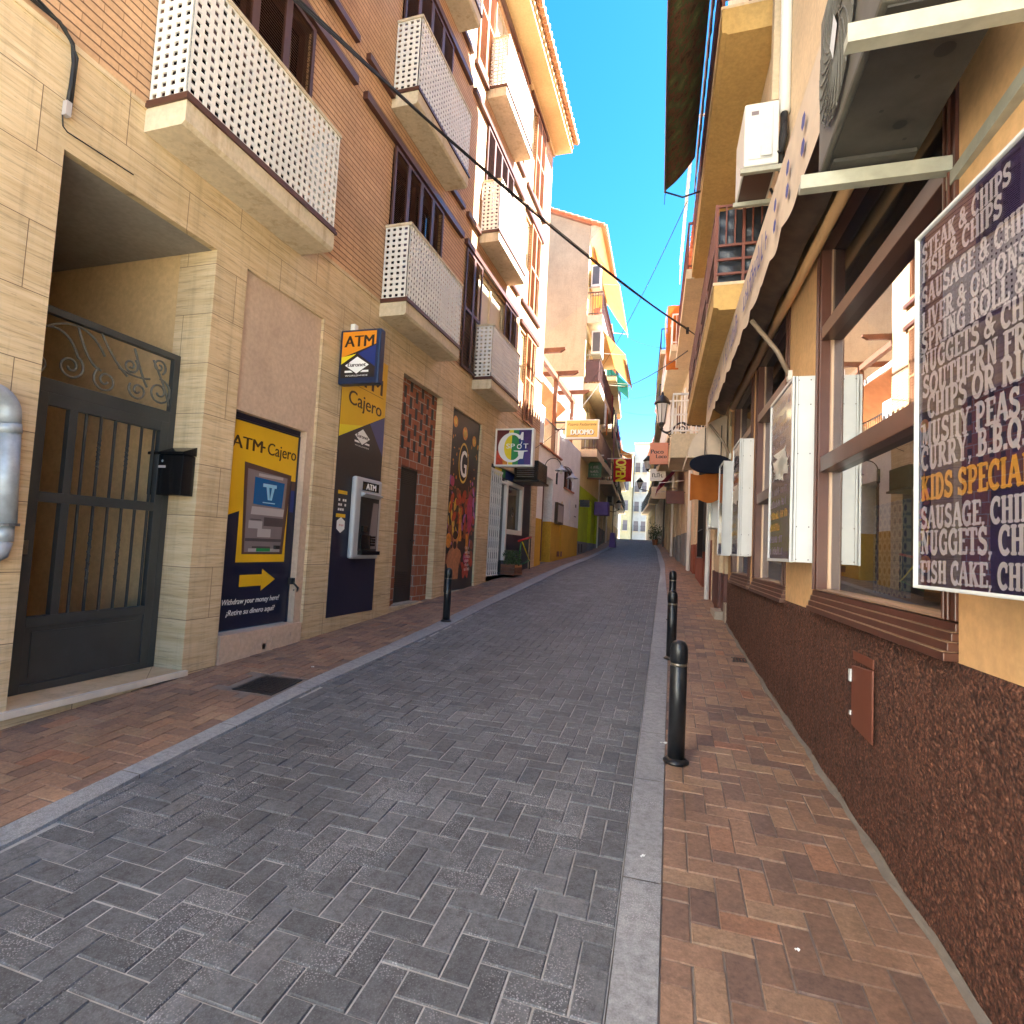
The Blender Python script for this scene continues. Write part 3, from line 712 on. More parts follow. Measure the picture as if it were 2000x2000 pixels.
# eaves and roof
s = MB(); s.box(-16.0, YE+.12, -.05, .56, ZT-.02, ZT+.10, Lw); s.box(-16.0, YE+.12, .50, .60, ZT+.101, ZT+.22, Lw)
s.box(-16, YE+.02, .01, .06, ZT-.14, ZT-.02, Lw)
rf = s.build('eaves', M['yellow_soffit'], A)
s = MB()
s.quad(Lw(-16, .66, ZT+.24), Lw(YE+.15, .66, ZT+.24), Lw(YE+.15, -4.5, ZT+1.9), Lw(-16, -4.5, ZT+1.9))
s.quad(Lw(-16, -9, ZT+.24), Lw(YE+.15, -9, ZT+.24), Lw(YE+.15, -4.5, ZT+1.9), Lw(-16, -4.5, ZT+1.9))
for i in range(150):
    y = -15.9+i*.213
    s.tube([Lw(y, .74, ZT+.27), Lw(y, -4.5, ZT+1.95)], .085, 8)
s.tube([Lw(-16, -4.5, ZT+1.95), Lw(YE+.15, -4.5, ZT+1.95)], .12, 8)
s.build('roof', M['roof_tile'], A, True)
# windows with louvred shutters
def leaf(mb, y0, y1, z0, z1, o, f=Lw, n=None, rails=(0.5,)):
    t, d = .045, .03
    mb.box(y0, y0+t, o, o+d, z0, z1, f); mb.box(y1-t, y1, o, o+d, z0, z1, f)
    mb.box(y0+t, y1-t, o, o+d, z0, z0+t*1.5, f); mb.box(y0+t, y1-t, o, o+d, z1-t, z1, f)
    for r_ in rails:
        zc = z0+(z1-z0)*r_; mb.box(y0+t, y1-t, o, o+d, zc-.03, zc+.03, f)
    z = z0+t*1.5
    while z < z1-t-.02:
        mb.add([f(y0+t, o+.004, z+.026), f(y1-t, o+.004, z+.026), f(y1-t, o+.026, z), f(y0+t, o+.026, z),
                f(y0+t, o+.001, z+.022), f(y1-t, o+.001, z+.022), f(y1-t, o+.023, z-.004), f(y0+t, o+.023, z-.004)], [(0, 1, 2, 3), (4, 5, 6, 7), (3, 2, 6, 7)])
        z += .031
def window(ya, yb, za, zb, leaves, shut, blind=False, parent=A, f=Lw):
    fr = MB(); t = .06
    fr.box(ya, ya+t, -.13, -.05, za, zb, f); fr.box(yb-t, yb, -.13, -.05, za, zb, f); fr.box(ya+t, yb-t, -.13, -.05, zb-t, zb, f); fr.box(ya+t, yb-t, -.13, -.05, za, za+t, f)
    fr.box((ya+yb)/2-.03, (ya+yb)/2+.03, -.128, -.052, za+t, zb-t, f)
    w_ = fr.build('window', M['brown_metal'] if not blind else M['cream'], parent)
    p = MB(); p.quad(f(ya, -.14, za), f(yb, -.14, za), f(yb, -.14, zb), f(ya, -.14, zb)); p.build('pane', M['dark_glass'], w_)
    if blind:
        b_ = MB(); z = za+.5
        while z < zb-.06:
            b_.box(ya+t, yb-t, -.10, -.085, z, z+.045, f); z += .05
        b_.build('roller_blind', M['blind'], w_)
    for (a, b) in leaves:
        l_ = MB(); leaf(l_, a, b, za-.03, zb+.02, .02, f); l_.build('shutter', shut, w_)
    return w_
for fl, zb in enumerate((4.62, 7.63, 10.72)):
    zt = zb+2.25
    for ci, (ya, yb) in enumerate(cols):
        q = (yb-ya)/4
        if ci == 2 and fl in (0, 2):
            window(ya, yb, zb, zt, [(9.52, 9.95), (9.95, 10.38), (11.92, 12.36), (12.36, 12.8)], M['dark_shutter'] if fl == 0 else M['tan_shutter'], True)
        else:
            window(ya, yb, zb, zt, [(ya+i*q, ya+(i+1)*q) for i in range(4)], M['dark_shutter'])
    window(13.3, 13.85, zb+.9, zb+2.2, [], M['tan_shutter'], True)
    l_ = MB(); leaf(l_, 13.82, 14.28, zb-.06, zt, .02); leaf(l_, 14.28, 14.74, zb-.06, zt, .02); l_.build('shutter', M['tan_shutter'], A)
# shutter rails
def shutter_rail(*q):
    s = MB(); s.box(*q, Lw); s.build('shutter_rail', M['brown_metal'], A)
for fl in range(4):
    zt = (3.8, 6.87, 9.88, 12.97)[fl]+.10; zb = (0, 7.50, 10.57, 99)[fl]
    if fl > 0:
        for a, b in ((2.3, 5.72), (5.93, 9.28), (9.45, 12.92), (13.2, 15.0)):
            shutter_rail(a, b, .003, .075, zt-.045, zt+.055)
    if fl in (1, 2):
        for a, b in ((2.3, 3.08), (5.04, 5.70), (5.94, 6.60), (8.58, 9.26), (9.45, 10.14), (12.16, 12.92), (13.2, 15.0)):
            shutter_rail(a, b, .003, .07, zb-.03, zb+.055)
# balconies
def perf(mb, f, u0, u1, v0, v1, nu, nv, h, d0, d1):
    du, dv = (u1-u0)/nu, (v1-v0)/nv
    for i in range(nu):
        for j in range(nv):
            a, c = u0+i*du, v0+j*dv; b, d = a+du, c+dv
            ia, ib, ic, id_ = a+du*(1-h)/2, b-du*(1-h)/2, c+dv*(1-h)/2, d-dv*(1-h)/2
            O = [(a, c), (b, c), (b, d), (a, d)]; I = [(ia, ic), (ib, ic), (ib, id_), (ia, id_)]
            vs = [f(*p, d1) for p in O]+[f(*p, d1) for p in I]+[f(*p, d0) for p in O]+[f(*p, d0) for p in I]
            fs = []
            for k in range(4):
                n = (k+1) % 4
                fs += [(k, n, 4+n, 4+k), (8+n, 8+k, 12+k, 12+n), (4+k, 4+n, 12+n, 12+k)]
            mb.add(vs, fs)
def balcony(y0, y1, zb, parent=A):
    D = .41; zs = zb+.19
    s = MB()
    for pts in ([(0, zb), (D-.03, zb), (D, zb+.03), (D, zs), (0, zs)],):
        s.prism(pts, y0, y1, lambda o, z, y: Lw(y, o, z))
    sl = s.build('balcony', M['cream_slab'], parent)
    s = MB(); s.box(y0-.02, y1+.02, .004, D+.022, zs, zs+.03, Lw); s.box(y0-.008, y1+.008, .004, D+.01, zs+.03, zs+.062, Lw)
    s.build('edge_strip', M['brown_metal'], sl)
    z0, z1 = zs+.064, zs+1.09
    s = MB(); nu = round((y1-y0-.02)/.079)
    perf(s, lambda u, v, d: Lw(u, d, v), y0+.01, y1-.01, z0, z1, nu, 13, .56, D-.017, D-.005)
    for yy, sg in ((y0+.01, 1), (y1-.01, -1)):
        perf(s, lambda u, v, d, yy=yy, sg=sg: Lw(yy+sg*d, u, v), .012, D-.036, z0, z1, 4, 13, .52, 0.0, .012)
    s.build('parapet', M['white_panel'], sl)
    s = MB(); s.box(y0-.005, y1+.005, D-.055, D+.008, z1, z1+.035, Lw); s.box(y0-.005, y0+.05, .01, D-.055, z1, z1+.035, Lw); s.box(y1-.05, y1+.005, .01, D-.055, z1, z1+.035, Lw)
    s.build('coping', M['cream_slab'], sl)
    return sl
for zb, ys in ((4.34, ((3.11, 5.0), (6.66, 8.56), (10.22, 12.1))), (7.35, ((3.11, 5.0), (6.62, 8.52), (10.2, 12.1))), (10.43, ((3.11, 5.0), (6.64, 8.68), (10.2, 12.16)))):
    for a, b in ys: balcony(a, b, zb)
# entrance recess: lobby behind the gate
s = MB()
s.quad(Lw(2.57, -3.2, -.1), Lw(3.89, -3.2, -.1), Lw(3.89, -3.2, 3.81), Lw(2.57, -3.2, 3.81))
s.quad(Lw(3.885, -.42, .03), Lw(3.885, -3.19, .03), Lw(3.885, -3.19, 3.8), Lw(3.885, -.42, 3.8))
s.quad(Lw(2.575, -.42, .03), Lw(2.575, -3.19, .03), Lw(2.575, -3.19, 3.8), Lw(2.575, -.42, 3.8))
s.build('lobby_wall', M['lobby'], A)
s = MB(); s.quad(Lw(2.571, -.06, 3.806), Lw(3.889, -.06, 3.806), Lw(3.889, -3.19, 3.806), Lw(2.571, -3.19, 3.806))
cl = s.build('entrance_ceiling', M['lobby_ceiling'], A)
MB().disc(0, 0, .07, .07, lambda u, v, d: Lw(3.06+u, -.9+v, 3.80-d), 0.0, 20).build('ceiling_light', M['dark_grey'], cl)
s = MB(); s.box(2.6, 3.0, -3.18, -3.1, .03, 2.6, Lw); s.build('lobby_door', M['dark'], A)
s = MB(); s.box(2.50, 3.93, -.5, .035, -.02, .028, Lw); s.build('doorstep', M['marble'], A, bevel=.004)
# gate
gx = -.335
def Gt(y, o, z): return Lw(y, gx+o, z)
g = MB(); Y0, Y1, G0, GM, G1 = 2.575, 3.885, .032, 2.20, 2.83
for a, b, c, d in ((Y0, Y0+.045, G0, G1), (Y1-.06, Y1, G0, G1), (Y0+.045, Y1-.06, G1-.055, G1), (Y0+.045, Y1-.06, GM, GM+.10), (2.72, 2.83, G0, GM), (Y1-.14, Y1-.06, G0, GM),
                   (2.83, Y1-.14, GM-.09, GM), (2.83, Y1-.14, 1.40, 1.475), (Y0+.045, 2.72, 1.40, 1.475), (2.83, Y1-.14, .50, .575), (2.83, Y1-.14, G0, .09), (Y0+.045, 2.72, .46, .53), (2.985, 3.045, .575, 1.40), (2.985, 3.045, 1.475, GM-.09)):
    g.box(a, b, -.025, .025, c, d, Gt)
gate = g.build('gate', M['gate_metal'], A, bevel=.003)
g = MB(); g.box(2.83, Y1-.14, -.008, .012, .09, .50, Gt); g.box(2.88, Y1-.19, .012, .02, .13, .46, Gt); g.build('kick_panel', M['gate_metal'], gate)
for i in range(6):
    y = 3.045+(i+.5)*(Y1-.14-3.045)/6 + .02
    for z0, z1 in ((.575, 1.40), (1.475, GM-.09)):
        b_ = MB(); b_.box(y-.008, y+.008, -.008, .008, z0, z1, Gt)
        if i in (1, 3):
            n = 26; za, zb_ = z0+.22, z1-.18
            b_.tube([Gt(y+.009*math.cos(k*1.5), .009*math.sin(k*1.5), za+(zb_-za)*k/n) for k in range(n+1)], .008, 5)
        b_.build('bar', M['gate_metal'], gate)
g = MB()
def spiral(cy, cz, r0, a0, turns, sgn=1, n=26):
    return [(cy+r0*(1-.82*k/n)*math.cos(a0+sgn*turns*2*math.pi*k/n), cz+r0*(1-.82*k/n)*math.sin(a0+sgn*turns*2*math.pi*k/n)) for k in range(n+1)]
def bez(p0, p1, p2, n=12): return [((1-t)**2*p0[0]+2*t*(1-t)*p1[0]+t*t*p2[0], (1-t)**2*p0[1]+2*t*(1-t)*p1[1]+t*t*p2[1]) for t in [i/n for i in range(n+1)]]
zl, zh = GM+.10, G1-.055
curves = [bez((2.64, zh), (2.80, zl+.35), (2.66, zl+.12))+spiral(2.74, zl+.10, .08, math.pi, 1.5)[1:], bez((2.62, zh-.2), (2.9, zh+.05), (3.02, zl+.22))+spiral(2.97, zl+.14, .10, .8, 1.6, -1),
          bez((2.78, zh-.1), (3.05, zh+.1), (3.22, zl+.3)), spiral(3.24, zl+.11, .10, 2.2, 1.6), bez((3.0, zh-.02), (3.1, zh-.3), (3.2, zl+.18)), spiral(3.44, zl+.30, .07, 1.0, 1.5, -1),
          bez((3.18, zh), (3.3, zh-.2), (3.42, zl+.2)), spiral(3.52, zl+.11, .085, 2.6, 1.5), spiral(3.72, zl+.15, .12, 1.6, 1.7, -1), bez((3.34, zl+.25), (3.5, zl+.2), (3.62, zl+.24)), spiral(2.70, zh-.12, .07, 0, 1.3),
          spiral(3.70, zh-.10, .07, -1.0, 1.4), bez((3.46, zh-.02), (3.55, zh-.25), (3.60, zl+.16)), bez((3.64, zh-.06), (3.8, zh-.3), (3.82, zl+.05))]
for c_ in curves: g.tube([Gt(a, 0, min(max(b, zl), zh)) for a, b in c_], .0095, 6)
g.build('scrollwork', M['scroll_metal'], gate, True)
g = MB(); g.box(2.75, 2.79, .02, .034, 1.02, 1.12, Gt); g.lathe([(.012, 0), (.012, .03)], Gt(2.77, .03, 1.06), 10); g.build('lock', M['brass'], gate)
# recess with the cash machine door
s = MB(); wall_grid(s, lambda y, o, z: Lw(y, o-.035, z), 4.26, 5.48, -.4, 3.82, [(4.30, 5.36, .27, 2.44, .13)])
s.build('plaster_infill', M['pink_plaster'], A, recalc=False)
s = MB(); s.box(4.285, 5.46, -.03, .006, -.3, .268, Lw)
for i in range(12):
    a = 4.3+random.random()*1.0; s.box(a, a+random.uniform(.04, .12), .006, .010, .05+random.random()*.15, .08+random.random()*.17, Lw)
s.build('broken_sill', M['pink_plaster'], A)
dx = -.118
def Dr(u, z, d=0): return Lw(u*1.0285, dx+d, 1.248+(z-1.248)*1.0285)
s = MB(); s.box(4.27, 5.355, -.04, 0, .285, 2.39, lambda y, o, z: Lw(y, dx+o, z)); s.box(4.27, 5.34, -.05, .012, 2.385, 2.44, lambda y, o, z: Lw(y, dx+o, z)); s.box(5.335, 5.358, -.05, .006, .275, 2.383, lambda y, o, z: Lw(y, dx+o, z))
door = s.build('door', M['navy'], A, label='door printed with a yellow and navy cash machine picture')
def sheet(name, m, polys, f, parent, d0):
    s = MB()
    for k, p in enumerate(polys): s.poly([f(u, v, d0+k*.0002) for u, v in p])
    return s.build(name, m, parent)
def rect(a, b, c, d): return [(a, c), (b, c), (b, d), (a, d)]
sheet('yellow_print', M['yellow'], [[(4.22, 1.40), (4.40, 1.46), (4.40, .96), (5.09, .96), (5.09, 1.84), (5.18, 1.84), (5.18, 2.335), (4.22, 2.335)]], Dr, door, .0015)
sheet('blue_print', M['royal'], [rect(5.12, 5.18, 1.50, 1.74)], Dr, door, .0015)
sheet('mauve_print', M['print_brown'], [rect(5.12, 5.18, 1.74, 1.835), [(4.47, 1.04), (5.05, 1.04), (5.11, 1.9), (4.42, 1.95)]], Dr, door, .0022)
sheet('machine_print', M['print_grey'], [[(4.50, 1.06), (5.01, 1.06), (5.05, 1.86), (4.47, 1.89)]], Dr, door, .003)
sheet('dark_print', M['print_dark'], [rect(4.50, 5.02, 1.17, 1.20), rect(4.74, 5.03, 1.33, 1.42), rect(4.55, 4.70, 1.385, 1.395), rect(4.60, 4.86, 1.10, 1.12)], Dr, door, .0038)
sheet('light_print', M['print_light'], [[(4.55, 1.44), (5.02, 1.44), (5.03, 1.52), (4.56, 1.52)], rect(4.53, 4.72, 1.30, 1.376), rect(4.66, 4.85, 1.215, 1.30), rect(4.55, 5.0, 1.065, 1.098), rect(4.62, 4.98, 1.83, 1.86)], Dr, door, .0038)
sheet('screen_print', M['screen_blue'], [[(4.57, 1.545), (4.99, 1.53), (5.01, 1.80), (4.57, 1.82)]], Dr, door, .0045)
sheet('cursor_print', M['sky_blue'], [rect(4.69, 4.89, 1.73, 1.765), [(4.74, 1.73), (4.78, 1.73), (4.80, 1.60), (4.77, 1.60)], [(4.82, 1.73), (4.86, 1.73), (4.83, 1.60), (4.80, 1.60)], rect(4.70, 4.88, 1.565, 1.575)], Dr, door, .005)
sheet('banknote_print', M['green_print'], [rect(4.66, 4.86, 1.068, 1.10)], Dr, door, .0048)
sheet('arrow', M['yellow'], [rect(4.47, 4.77, .72, .835), [(4.77, .665), (4.97, .778), (4.77, .89)]], Dr, door, .002)
s = MB(); put_text(s, 'ATM', Dr, 4.24, 2.07, .125, .40, .0025, .010); put_text(s, '·', Dr, 4.655, 2.07, .125, None, .0025, .02); put_text(s, 'Cajero', Dr, 4.72, 2.07, .13, .44, .0025, .006); s.build('lettering', M['brown_print'], door)
s = MB(); put_text(s, 'Withdraw your money here!', Dr, 4.275, .555, .055, .78, .0025, .004, .25); put_text(s, '¡Retire su dinero aquí?', Dr, 4.335, .45, .055, .66, .0025, .004, .25); s.build('lettering', M['white_print'], door)
s = MB(); s.box(5.30, 5.40, .0, .05, .70, .77, lambda y, o, z: Lw(y, dx+.02+o, z)); s.tube([Lw(5.34, dx+.06, .72), Lw(5.38, dx+.1, .66), Lw(5.40, dx+.07, .60), Lw(5.36, dx+.06, .64)], .012, 6); s.build('padlock', M['iron'], door)
s = MB(); s.box(5.05, 5.12, .003, .03, 1.09, 1.13, lambda y, o, z: Lw(y, dx+o, z)); s.build('latch', M['iron'], door)
# brick infill with a narrow metal door
s = MB(); wall_grid(s, lambda y, o, z: Lw(y, o-.11, z), 7.46, 8.9, .0, 3.8, [(7.76, 8.44, .2, 2.43, .09)]); s.build('hollow_brick_infill', M['hollow_brick'], A, recalc=False)
s = MB(); rnd = random.Random(4)
for r_ in range(9):
    for c_ in range(4):
        y = 7.50+c_*.40+(r_ % 2)*.20; z = 2.56+r_*.135
        if y < 8.80:
            s = MB(); s.box(y, y+.085, -.112, -.108, z, z+.185, Lw); s.build('brick_hole', M['dark'], A)
s = MB(); s.box(7.77, 8.43, -.19, -.17, .275, 2.42, Lw)
for z in [2.15+.03*i for i in range(8)]+[.50+.03*i for i in range(9)]: s.box(7.86, 8.3, -.17, -.160, z, z+.016, Lw)
dm = s.build('metal_door', M['door_grey'], A); s = MB(); s.box(8.33, 8.38, -.17, -.12, 1.25, 1.27, Lw); s.box(8.25, 8.38, -.135, -.12, 1.25, 1.27, Lw); s.build('handle', M['iron'], dm)
s = MB(); s.box(7.70, 8.5, -.2, -.04, .1, .272, Lw); s.build('threshold', M['concrete'], A)
# bar front: opening with white frames
s = MB(); s.quad(Lw(11.65, -.18, .5), Lw(15.2, -.18, .5), Lw(15.2, -.18, 3.1), Lw(11.65, -.18, 3.1)); s.box(14.42, 15.2, -.17, -.03, .5, 3.05, Lw); s.box(12.98, 14.42, -.17, -.03, .5, 1.55, Lw); s.box(11.7, 15.2, -.17, -.06, 2.87, 3.1, Lw)
sf = s.build('bar_front', M['navy'], A)
s = MB(); s.box(12.55, 12.98, -.12, -.10, .62, 2.86, Lw); s.box(13.16, 14.30, -.12, -.10, 1.68, 2.78, Lw); s.build('glass', M['dark_glass'], sf)
s = MB()
for a, b, c, d in ((12.93, 13.06, .9, 2.86), (13.06, 14.42, 2.76, 2.86), (14.28, 14.42, 1.55, 2.76), (13.06, 14.28, 1.55, 1.67), (12.5, 12.93, 2.74, 2.80)): s.box(a, b, -.10, -.02, c, d, Lw)
s.build('white_frame', M['white_paint'], sf, bevel=.005)
s = MB(); put_text(s, 'G', lambda u, v, d: Lw(u, -.095+d, v), 13.55, 2.0, .26, .25, .001); s.build('window_emblem', M['dark_grey'], sf)
s = MB(); s.quad(Lw(12.05, -.055, 2.89), Lw(12.55, -.055, 2.89), Lw(12.55, -.055, 3.08), Lw(12.05, -.055, 3.08))
rb = s.build('rainbow_band', M['bright_yellow'], sf)
for k, (a, b, mm) in enumerate(((12.56, 12.85, 'green_print'), (12.86, 13.6, 'royal'), (13.61, 14.1, 'violet_print'))):
    s = MB(); s.quad(Lw(a, -.055, 2.89), Lw(b, -.055, 2.89), Lw(b, -.055, 3.08), Lw(a, -.055, 3.08)); s.build('rainbow_stripe', M[mm], rb)
s = MB(); s.box(11.65, 15.2, -.18, .0, .4, .56, Lw); s.build('bar_step', M['dark_grey'], A)
# folding grille, its own thing
t = thing('folding_grille', 'white folding lattice grille drawn aside at the bar doorway', 'gate', Lw(12.0, 0, .5))
s = MB(); n = 6
for i in range(n+1):
    y = 11.68+i*.14; s.box(y-.010, y+.010, -.06, -.03, .58, 2.95, Lw)
s.build('upright', M['white_paint'], t)
s = MB()
for i in range(n):
    y = 11.68+i*.14
    for k in range(9):
        z = .64+k*.25
        s.tube([Lw(y, -.028, z), Lw(y+.14, -.028, z+.24)], .004, 4); s.tube([Lw(y+.14, -.022, z), Lw(y, -.022, z+.24)], .004, 4)
s.build('lattice', M['white_paint'], t)
s = MB(); s.box(11.64, 12.56, -.065, -.02, 2.95, 3.0, Lw); s.box(11.64, 12.56, -.065, -.02, .555, .58, Lw); s.build('track', M['white_paint'], t)
# mural poster
mu = thing('wall_poster', 'tall dark nightlife mural poster with cocktails, bearded man and round G badge', 'poster', Lw(10.1, -.04, 2))
def Mu(u, z, d=0): return Lw(u, -.045+d, z)
s = MB(); s.box(9.405, 10.915, -.004, .004, .36, 3.775, lambda y, o, z: Lw(y, -.045+o, z)); s.build('backing', M['night_print'], mu)
sheet('footer', M['charcoal'], [rect(9.405, 10.915, .36, .56)], Mu, mu, .006)
def blob(mb, cu, cv, ru, rv, d, a=0, n=18):
    mb.add([Mu(cu+ru*math.cos(2*math.pi*k/n)*math.cos(a)-rv*math.sin(2*math.pi*k/n)*math.sin(a), cv+ru*math.cos(2*math.pi*k/n)*math.sin(a)+rv*math.sin(2*math.pi*k/n)*math.cos(a), d) for k in range(n)], [tuple(range(n))])
rnd = random.Random(11)
s = MB()
for k, (a, b, r_) in enumerate(((9.62, 3.55, .11), (10.12, 3.42, .13), (10.62, 3.36, .11))): blob(s, a, b, r_, r_, .0062+k*.0001)
for k in range(34): blob(s, rnd.uniform(9.5, 10.85), rnd.uniform(2.0, 3.3), rnd.uniform(.012, .035), rnd.uniform(.012, .05), .0066+k*.00003)
s.build('lamp_print', M['amber_print'], mu)
s = MB()
for k in range(60): blob(s, rnd.uniform(9.45, 10.88), rnd.uniform(.62, 2.4), rnd.uniform(.02, .11), rnd.uniform(.02, .12), .0052+k*.00001, rnd.uniform(-1, 1))
s.build('haze_print', M['haze_print'], mu)
s = MB()
for k in range(26): blob(s, rnd.uniform(9.45, 10.88), rnd.uniform(1.0, 2.5), rnd.uniform(.01, .05), rnd.uniform(.03, .12), .0060+k*.00001, rnd.uniform(-1, 1))
s.build('violet_glow', M['violet_glow'], mu)
s = MB()
for k, (a, b, r_) in enumerate(((9.62, 3.55, .06), (10.12, 3.42, .075), (10.62, 3.36, .06))): blob(s, a, b, r_, r_, .0080+k*.0001)
for k in range(10): blob(s, rnd.uniform(9.5, 10.1), rnd.uniform(1.3, 2.0), rnd.uniform(.02, .07), rnd.uniform(.05, .16), .0082+k*.00004, rnd.uniform(-.6, .6))
s.build('bulb_print', M['gold_print'], mu)
s = MB()
for k in range(26): blob(s, rnd.uniform(9.5, 10.8), rnd.uniform(1.5, 2.25), rnd.uniform(.03, .09), rnd.uniform(.04, .13), .0090+k*.00003, rnd.uniform(-1, 1))
for k in range(10): blob(s, rnd.uniform(10.3, 10.85), rnd.uniform(.6, .9), rnd.uniform(.05, .14), rnd.uniform(.05, .12), .0098+k*.00003, rnd.uniform(-1, 1))
s.build('cocktail_print', M['crimson_print'], mu)
s = MB(); s.poly([Mu(10.42, 2.02, .0102), Mu(10.50, 2.26, .0102), Mu(10.66, 2.22, .0102), Mu(10.74, 1.75, .0102), Mu(10.60, 1.40, .0102), Mu(10.52, 1.52, .0102)]); blob(s, 9.62, 2.42, .09, .10, .0104); blob(s, 10.5, .98, .16, .12, .0105)
s.build('glass_print', M['magenta_print'], mu)
s = MB(); s.poly([Mu(10.05, 1.95, .0110), Mu(10.14, 1.95, .0110), Mu(10.2, 1.3, .0110), Mu(10.02, 1.3, .0110)]); s.poly([Mu(10.42, 1.45, .0110), Mu(10.58, 1.47, .0110), Mu(10.57, 1.02, .0110), Mu(10.46, 1.02, .0110)]); blob(s, 9.58, 1.30, .13, .14, .0112)
s.build('drink_print', M['amber_print'], mu)
s = MB(); s.poly([Mu(p[0], p[1], .012) for p in ((9.62, .57), (10.12, .57), (10.14, .85), (10.24, 1.02), (10.18, 1.12), (10.02, 1.17), (9.98, 1.42), (9.80, 1.42), (9.78, 1.17), (9.60, 1.1), (9.52, .9), (9.60, .8))]); s.build('figure_print', M['skin_print'], mu)
s = MB(); blob(s, 9.89, 1.41, .115, .08, .0124); blob(s, 9.89, 1.22, .085, .075, .0126); s.build('hair_print', M['hair_print'], mu)
s = MB(); blob(s, 10.10, 2.83, .25, .40, .0130, 0, 30); s.build('badge_rim', M['gold_print'], mu)
s = MB(); blob(s, 10.10, 2.83, .215, .355, .0136, 0, 30); s.build('badge', M['dark'], mu)
s = MB(); put_text(s, 'G', Mu, 9.95, 2.56, .54, .30, .0142, .006)
for k in range(6): scribble(s, Mu, 10.42, 10.72-.03*(k % 3), .72+k*.085, .065, .0142, k)
s.build('lettering', M['white_print'], mu)
# ------------------------------------------------------------ left: signs and street things on the first building
t = thing('mailbox', 'black metal mailbox with slanted lid hung beside the entrance gate', 'mailbox', (-4.36, 3.87, 1.75))
s = MB()
def Mx(x, z, d): return (x, 3.885-d, z)
s.prism([(-4.555, 1.545), (-4.17, 1.545), (-4.17, 1.90), (-4.555, 1.90)], 0, .13, Mx); s.build('box', M['black_plastic'], t, bevel=.006)
s = MB(); s.add([Mx(-4.565, 1.902, .145), Mx(-4.16, 1.902, .145), Mx(-4.16, 1.902, 0), Mx(-4.565, 1.902, 0), Mx(-4.565, 1.925, .145), Mx(-4.16, 1.925, .145), Mx(-4.16, 1.985, 0), Mx(-4.565, 1.985, 0)], [(0,1,2,3),(4,7,6,5),(0,4,5,1),(2,6,7,3),(0,3,7,4),(1,5,6,2)])
s.build('lid', M['black_plastic'], t, bevel=.004)
s = MB(); s.box(-4.44, -4.36, 1.785, 1.805, .131, .134, lambda x, z, d: Mx(x, z, d)); s.build('name_plate', M['print_light'], t)
MB().lathe([(.010, 0), (.010, .006)], (0, 0, 0), 12)
s = MB(); s.add([Mx(-4.40+.011*math.cos(k*.524), 1.845+.011*math.sin(k*.524), .1325) for k in range(12)], [tuple(range(12))]); s.build('keyhole', M['galvanised'], t)

# cash machine set in its printed panel
t = thing('cash_machine', 'wall cash machine in a tall yellow and navy printed panel, labelled ATM', 'cash machine', Lw(6.45, 0, 1))
def Am(u, z, d=0): return Lw(u, .006+d, z)
s = MB(); s.box(5.91, 6.975, -.004, .006, .265, 3.75, Lw); s.build('panel', M['navy'], t)
sheet('charcoal_print', M['charcoal'], [[(5.91, 1.6), (6.975, 1.6), (6.975, 2.97), (5.91, 2.50)]], Am, t, .001)
sheet('yellow_print', M['yellow'], [[(5.91, 2.51), (6.975, 2.99), (6.975, 3.75), (5.91, 3.75)]], Am, t, .0016)
sheet('bright_print', M['bright_yellow'], [[(5.91, 2.51), (6.45, 2.755), (5.91, 2.66)]], Am, t, .0022)
sheet('blue_print', M['slate_blue'], [[(6.60, 2.815), (6.975, 2.985), (6.975, 2.42)]], Am, t, .0022)
s = MB(); put_text(s, 'ATM', Am, 6.02, 3.27, .23, .84, .003, .010); put_text(s, 'Cajero', Am, 6.07, 2.97, .19, .80, .003, .006); s.box(6.03, 6.90, .0028, .003, 3.235, 3.24, lambda y, o, z: Am(y, z, o)); s.build('lettering', M['brown_print'], t)
def emblem(name, f, cu, cv, w_, h_, parent, word, d, wh, bar=True):
    s = MB(); s.poly([f(cu-w_, cv, d), f(cu, cv+h_, d), f(cu+w_, cv, d), f(cu, cv-h_, d)])
    s.poly([f(cu-w_, cv-h_*.62, d), f(cu-w_*.52, cv-h_*.62, d), f(cu-w_*.30, cv-h_*.86, d), f(cu-w_, cv-h_*.86, d)])
    s.poly([f(cu+w_, cv-h_*.62, d), f(cu+w_*.52, cv-h_*.62, d), f(cu+w_*.30, cv-h_*.86, d), f(cu+w_, cv-h_*.86, d)])
    o = s.build(name, M['white_print'], parent)
    s = MB(); put_text(s, word, f, cu, cv-h_*.18, h_*.5, wh, d+.0008, .014, center=True); s.build('lettering', M['black_print'], o)
    s = MB(); put_text(s, 'WORLDWIDE', f, cu, cv-h_*1.32, h_*.18, w_*1.9, d, 0, center=True); s.build('small_lettering', M['white_print'], o)
emblem('emblem', Am, 6.44, 2.60, .18, .105, t, 'Euronet', .0024, .27)
s = MB(); s.box(6.25, 6.905, .006, .085, .985, 2.06, Lw)
fa = s.build('fascia', M['grey_plastic'], t, bevel=.03)
s = MB(); s.box(6.375, 6.825, .0855, .092, 1.09, 1.80, Lw); s.build('keypad_recess', M['dark'], fa)
s = MB(); s.add([Lw(6.375, .0925, 1.80), Lw(6.825, .0925, 1.80), Lw(6.825, .16, 1.84), Lw(6.375, .16, 1.84), Lw(6.375, .08, 1.87), Lw(6.825, .08, 1.87)], [(0,1,2,3),(2,3,4,5),(0,3,4),(1,2,5)]); s.build('hood', M['grey_plastic'], fa)
s = MB(); s.quad(Lw(6.60, .0935, 1.12), Lw(6.81, .0935, 1.12), Lw(6.81, .0935, 1.74), Lw(6.68, .0935, 1.74)); s.build('screen', M['print_grey'], fa)
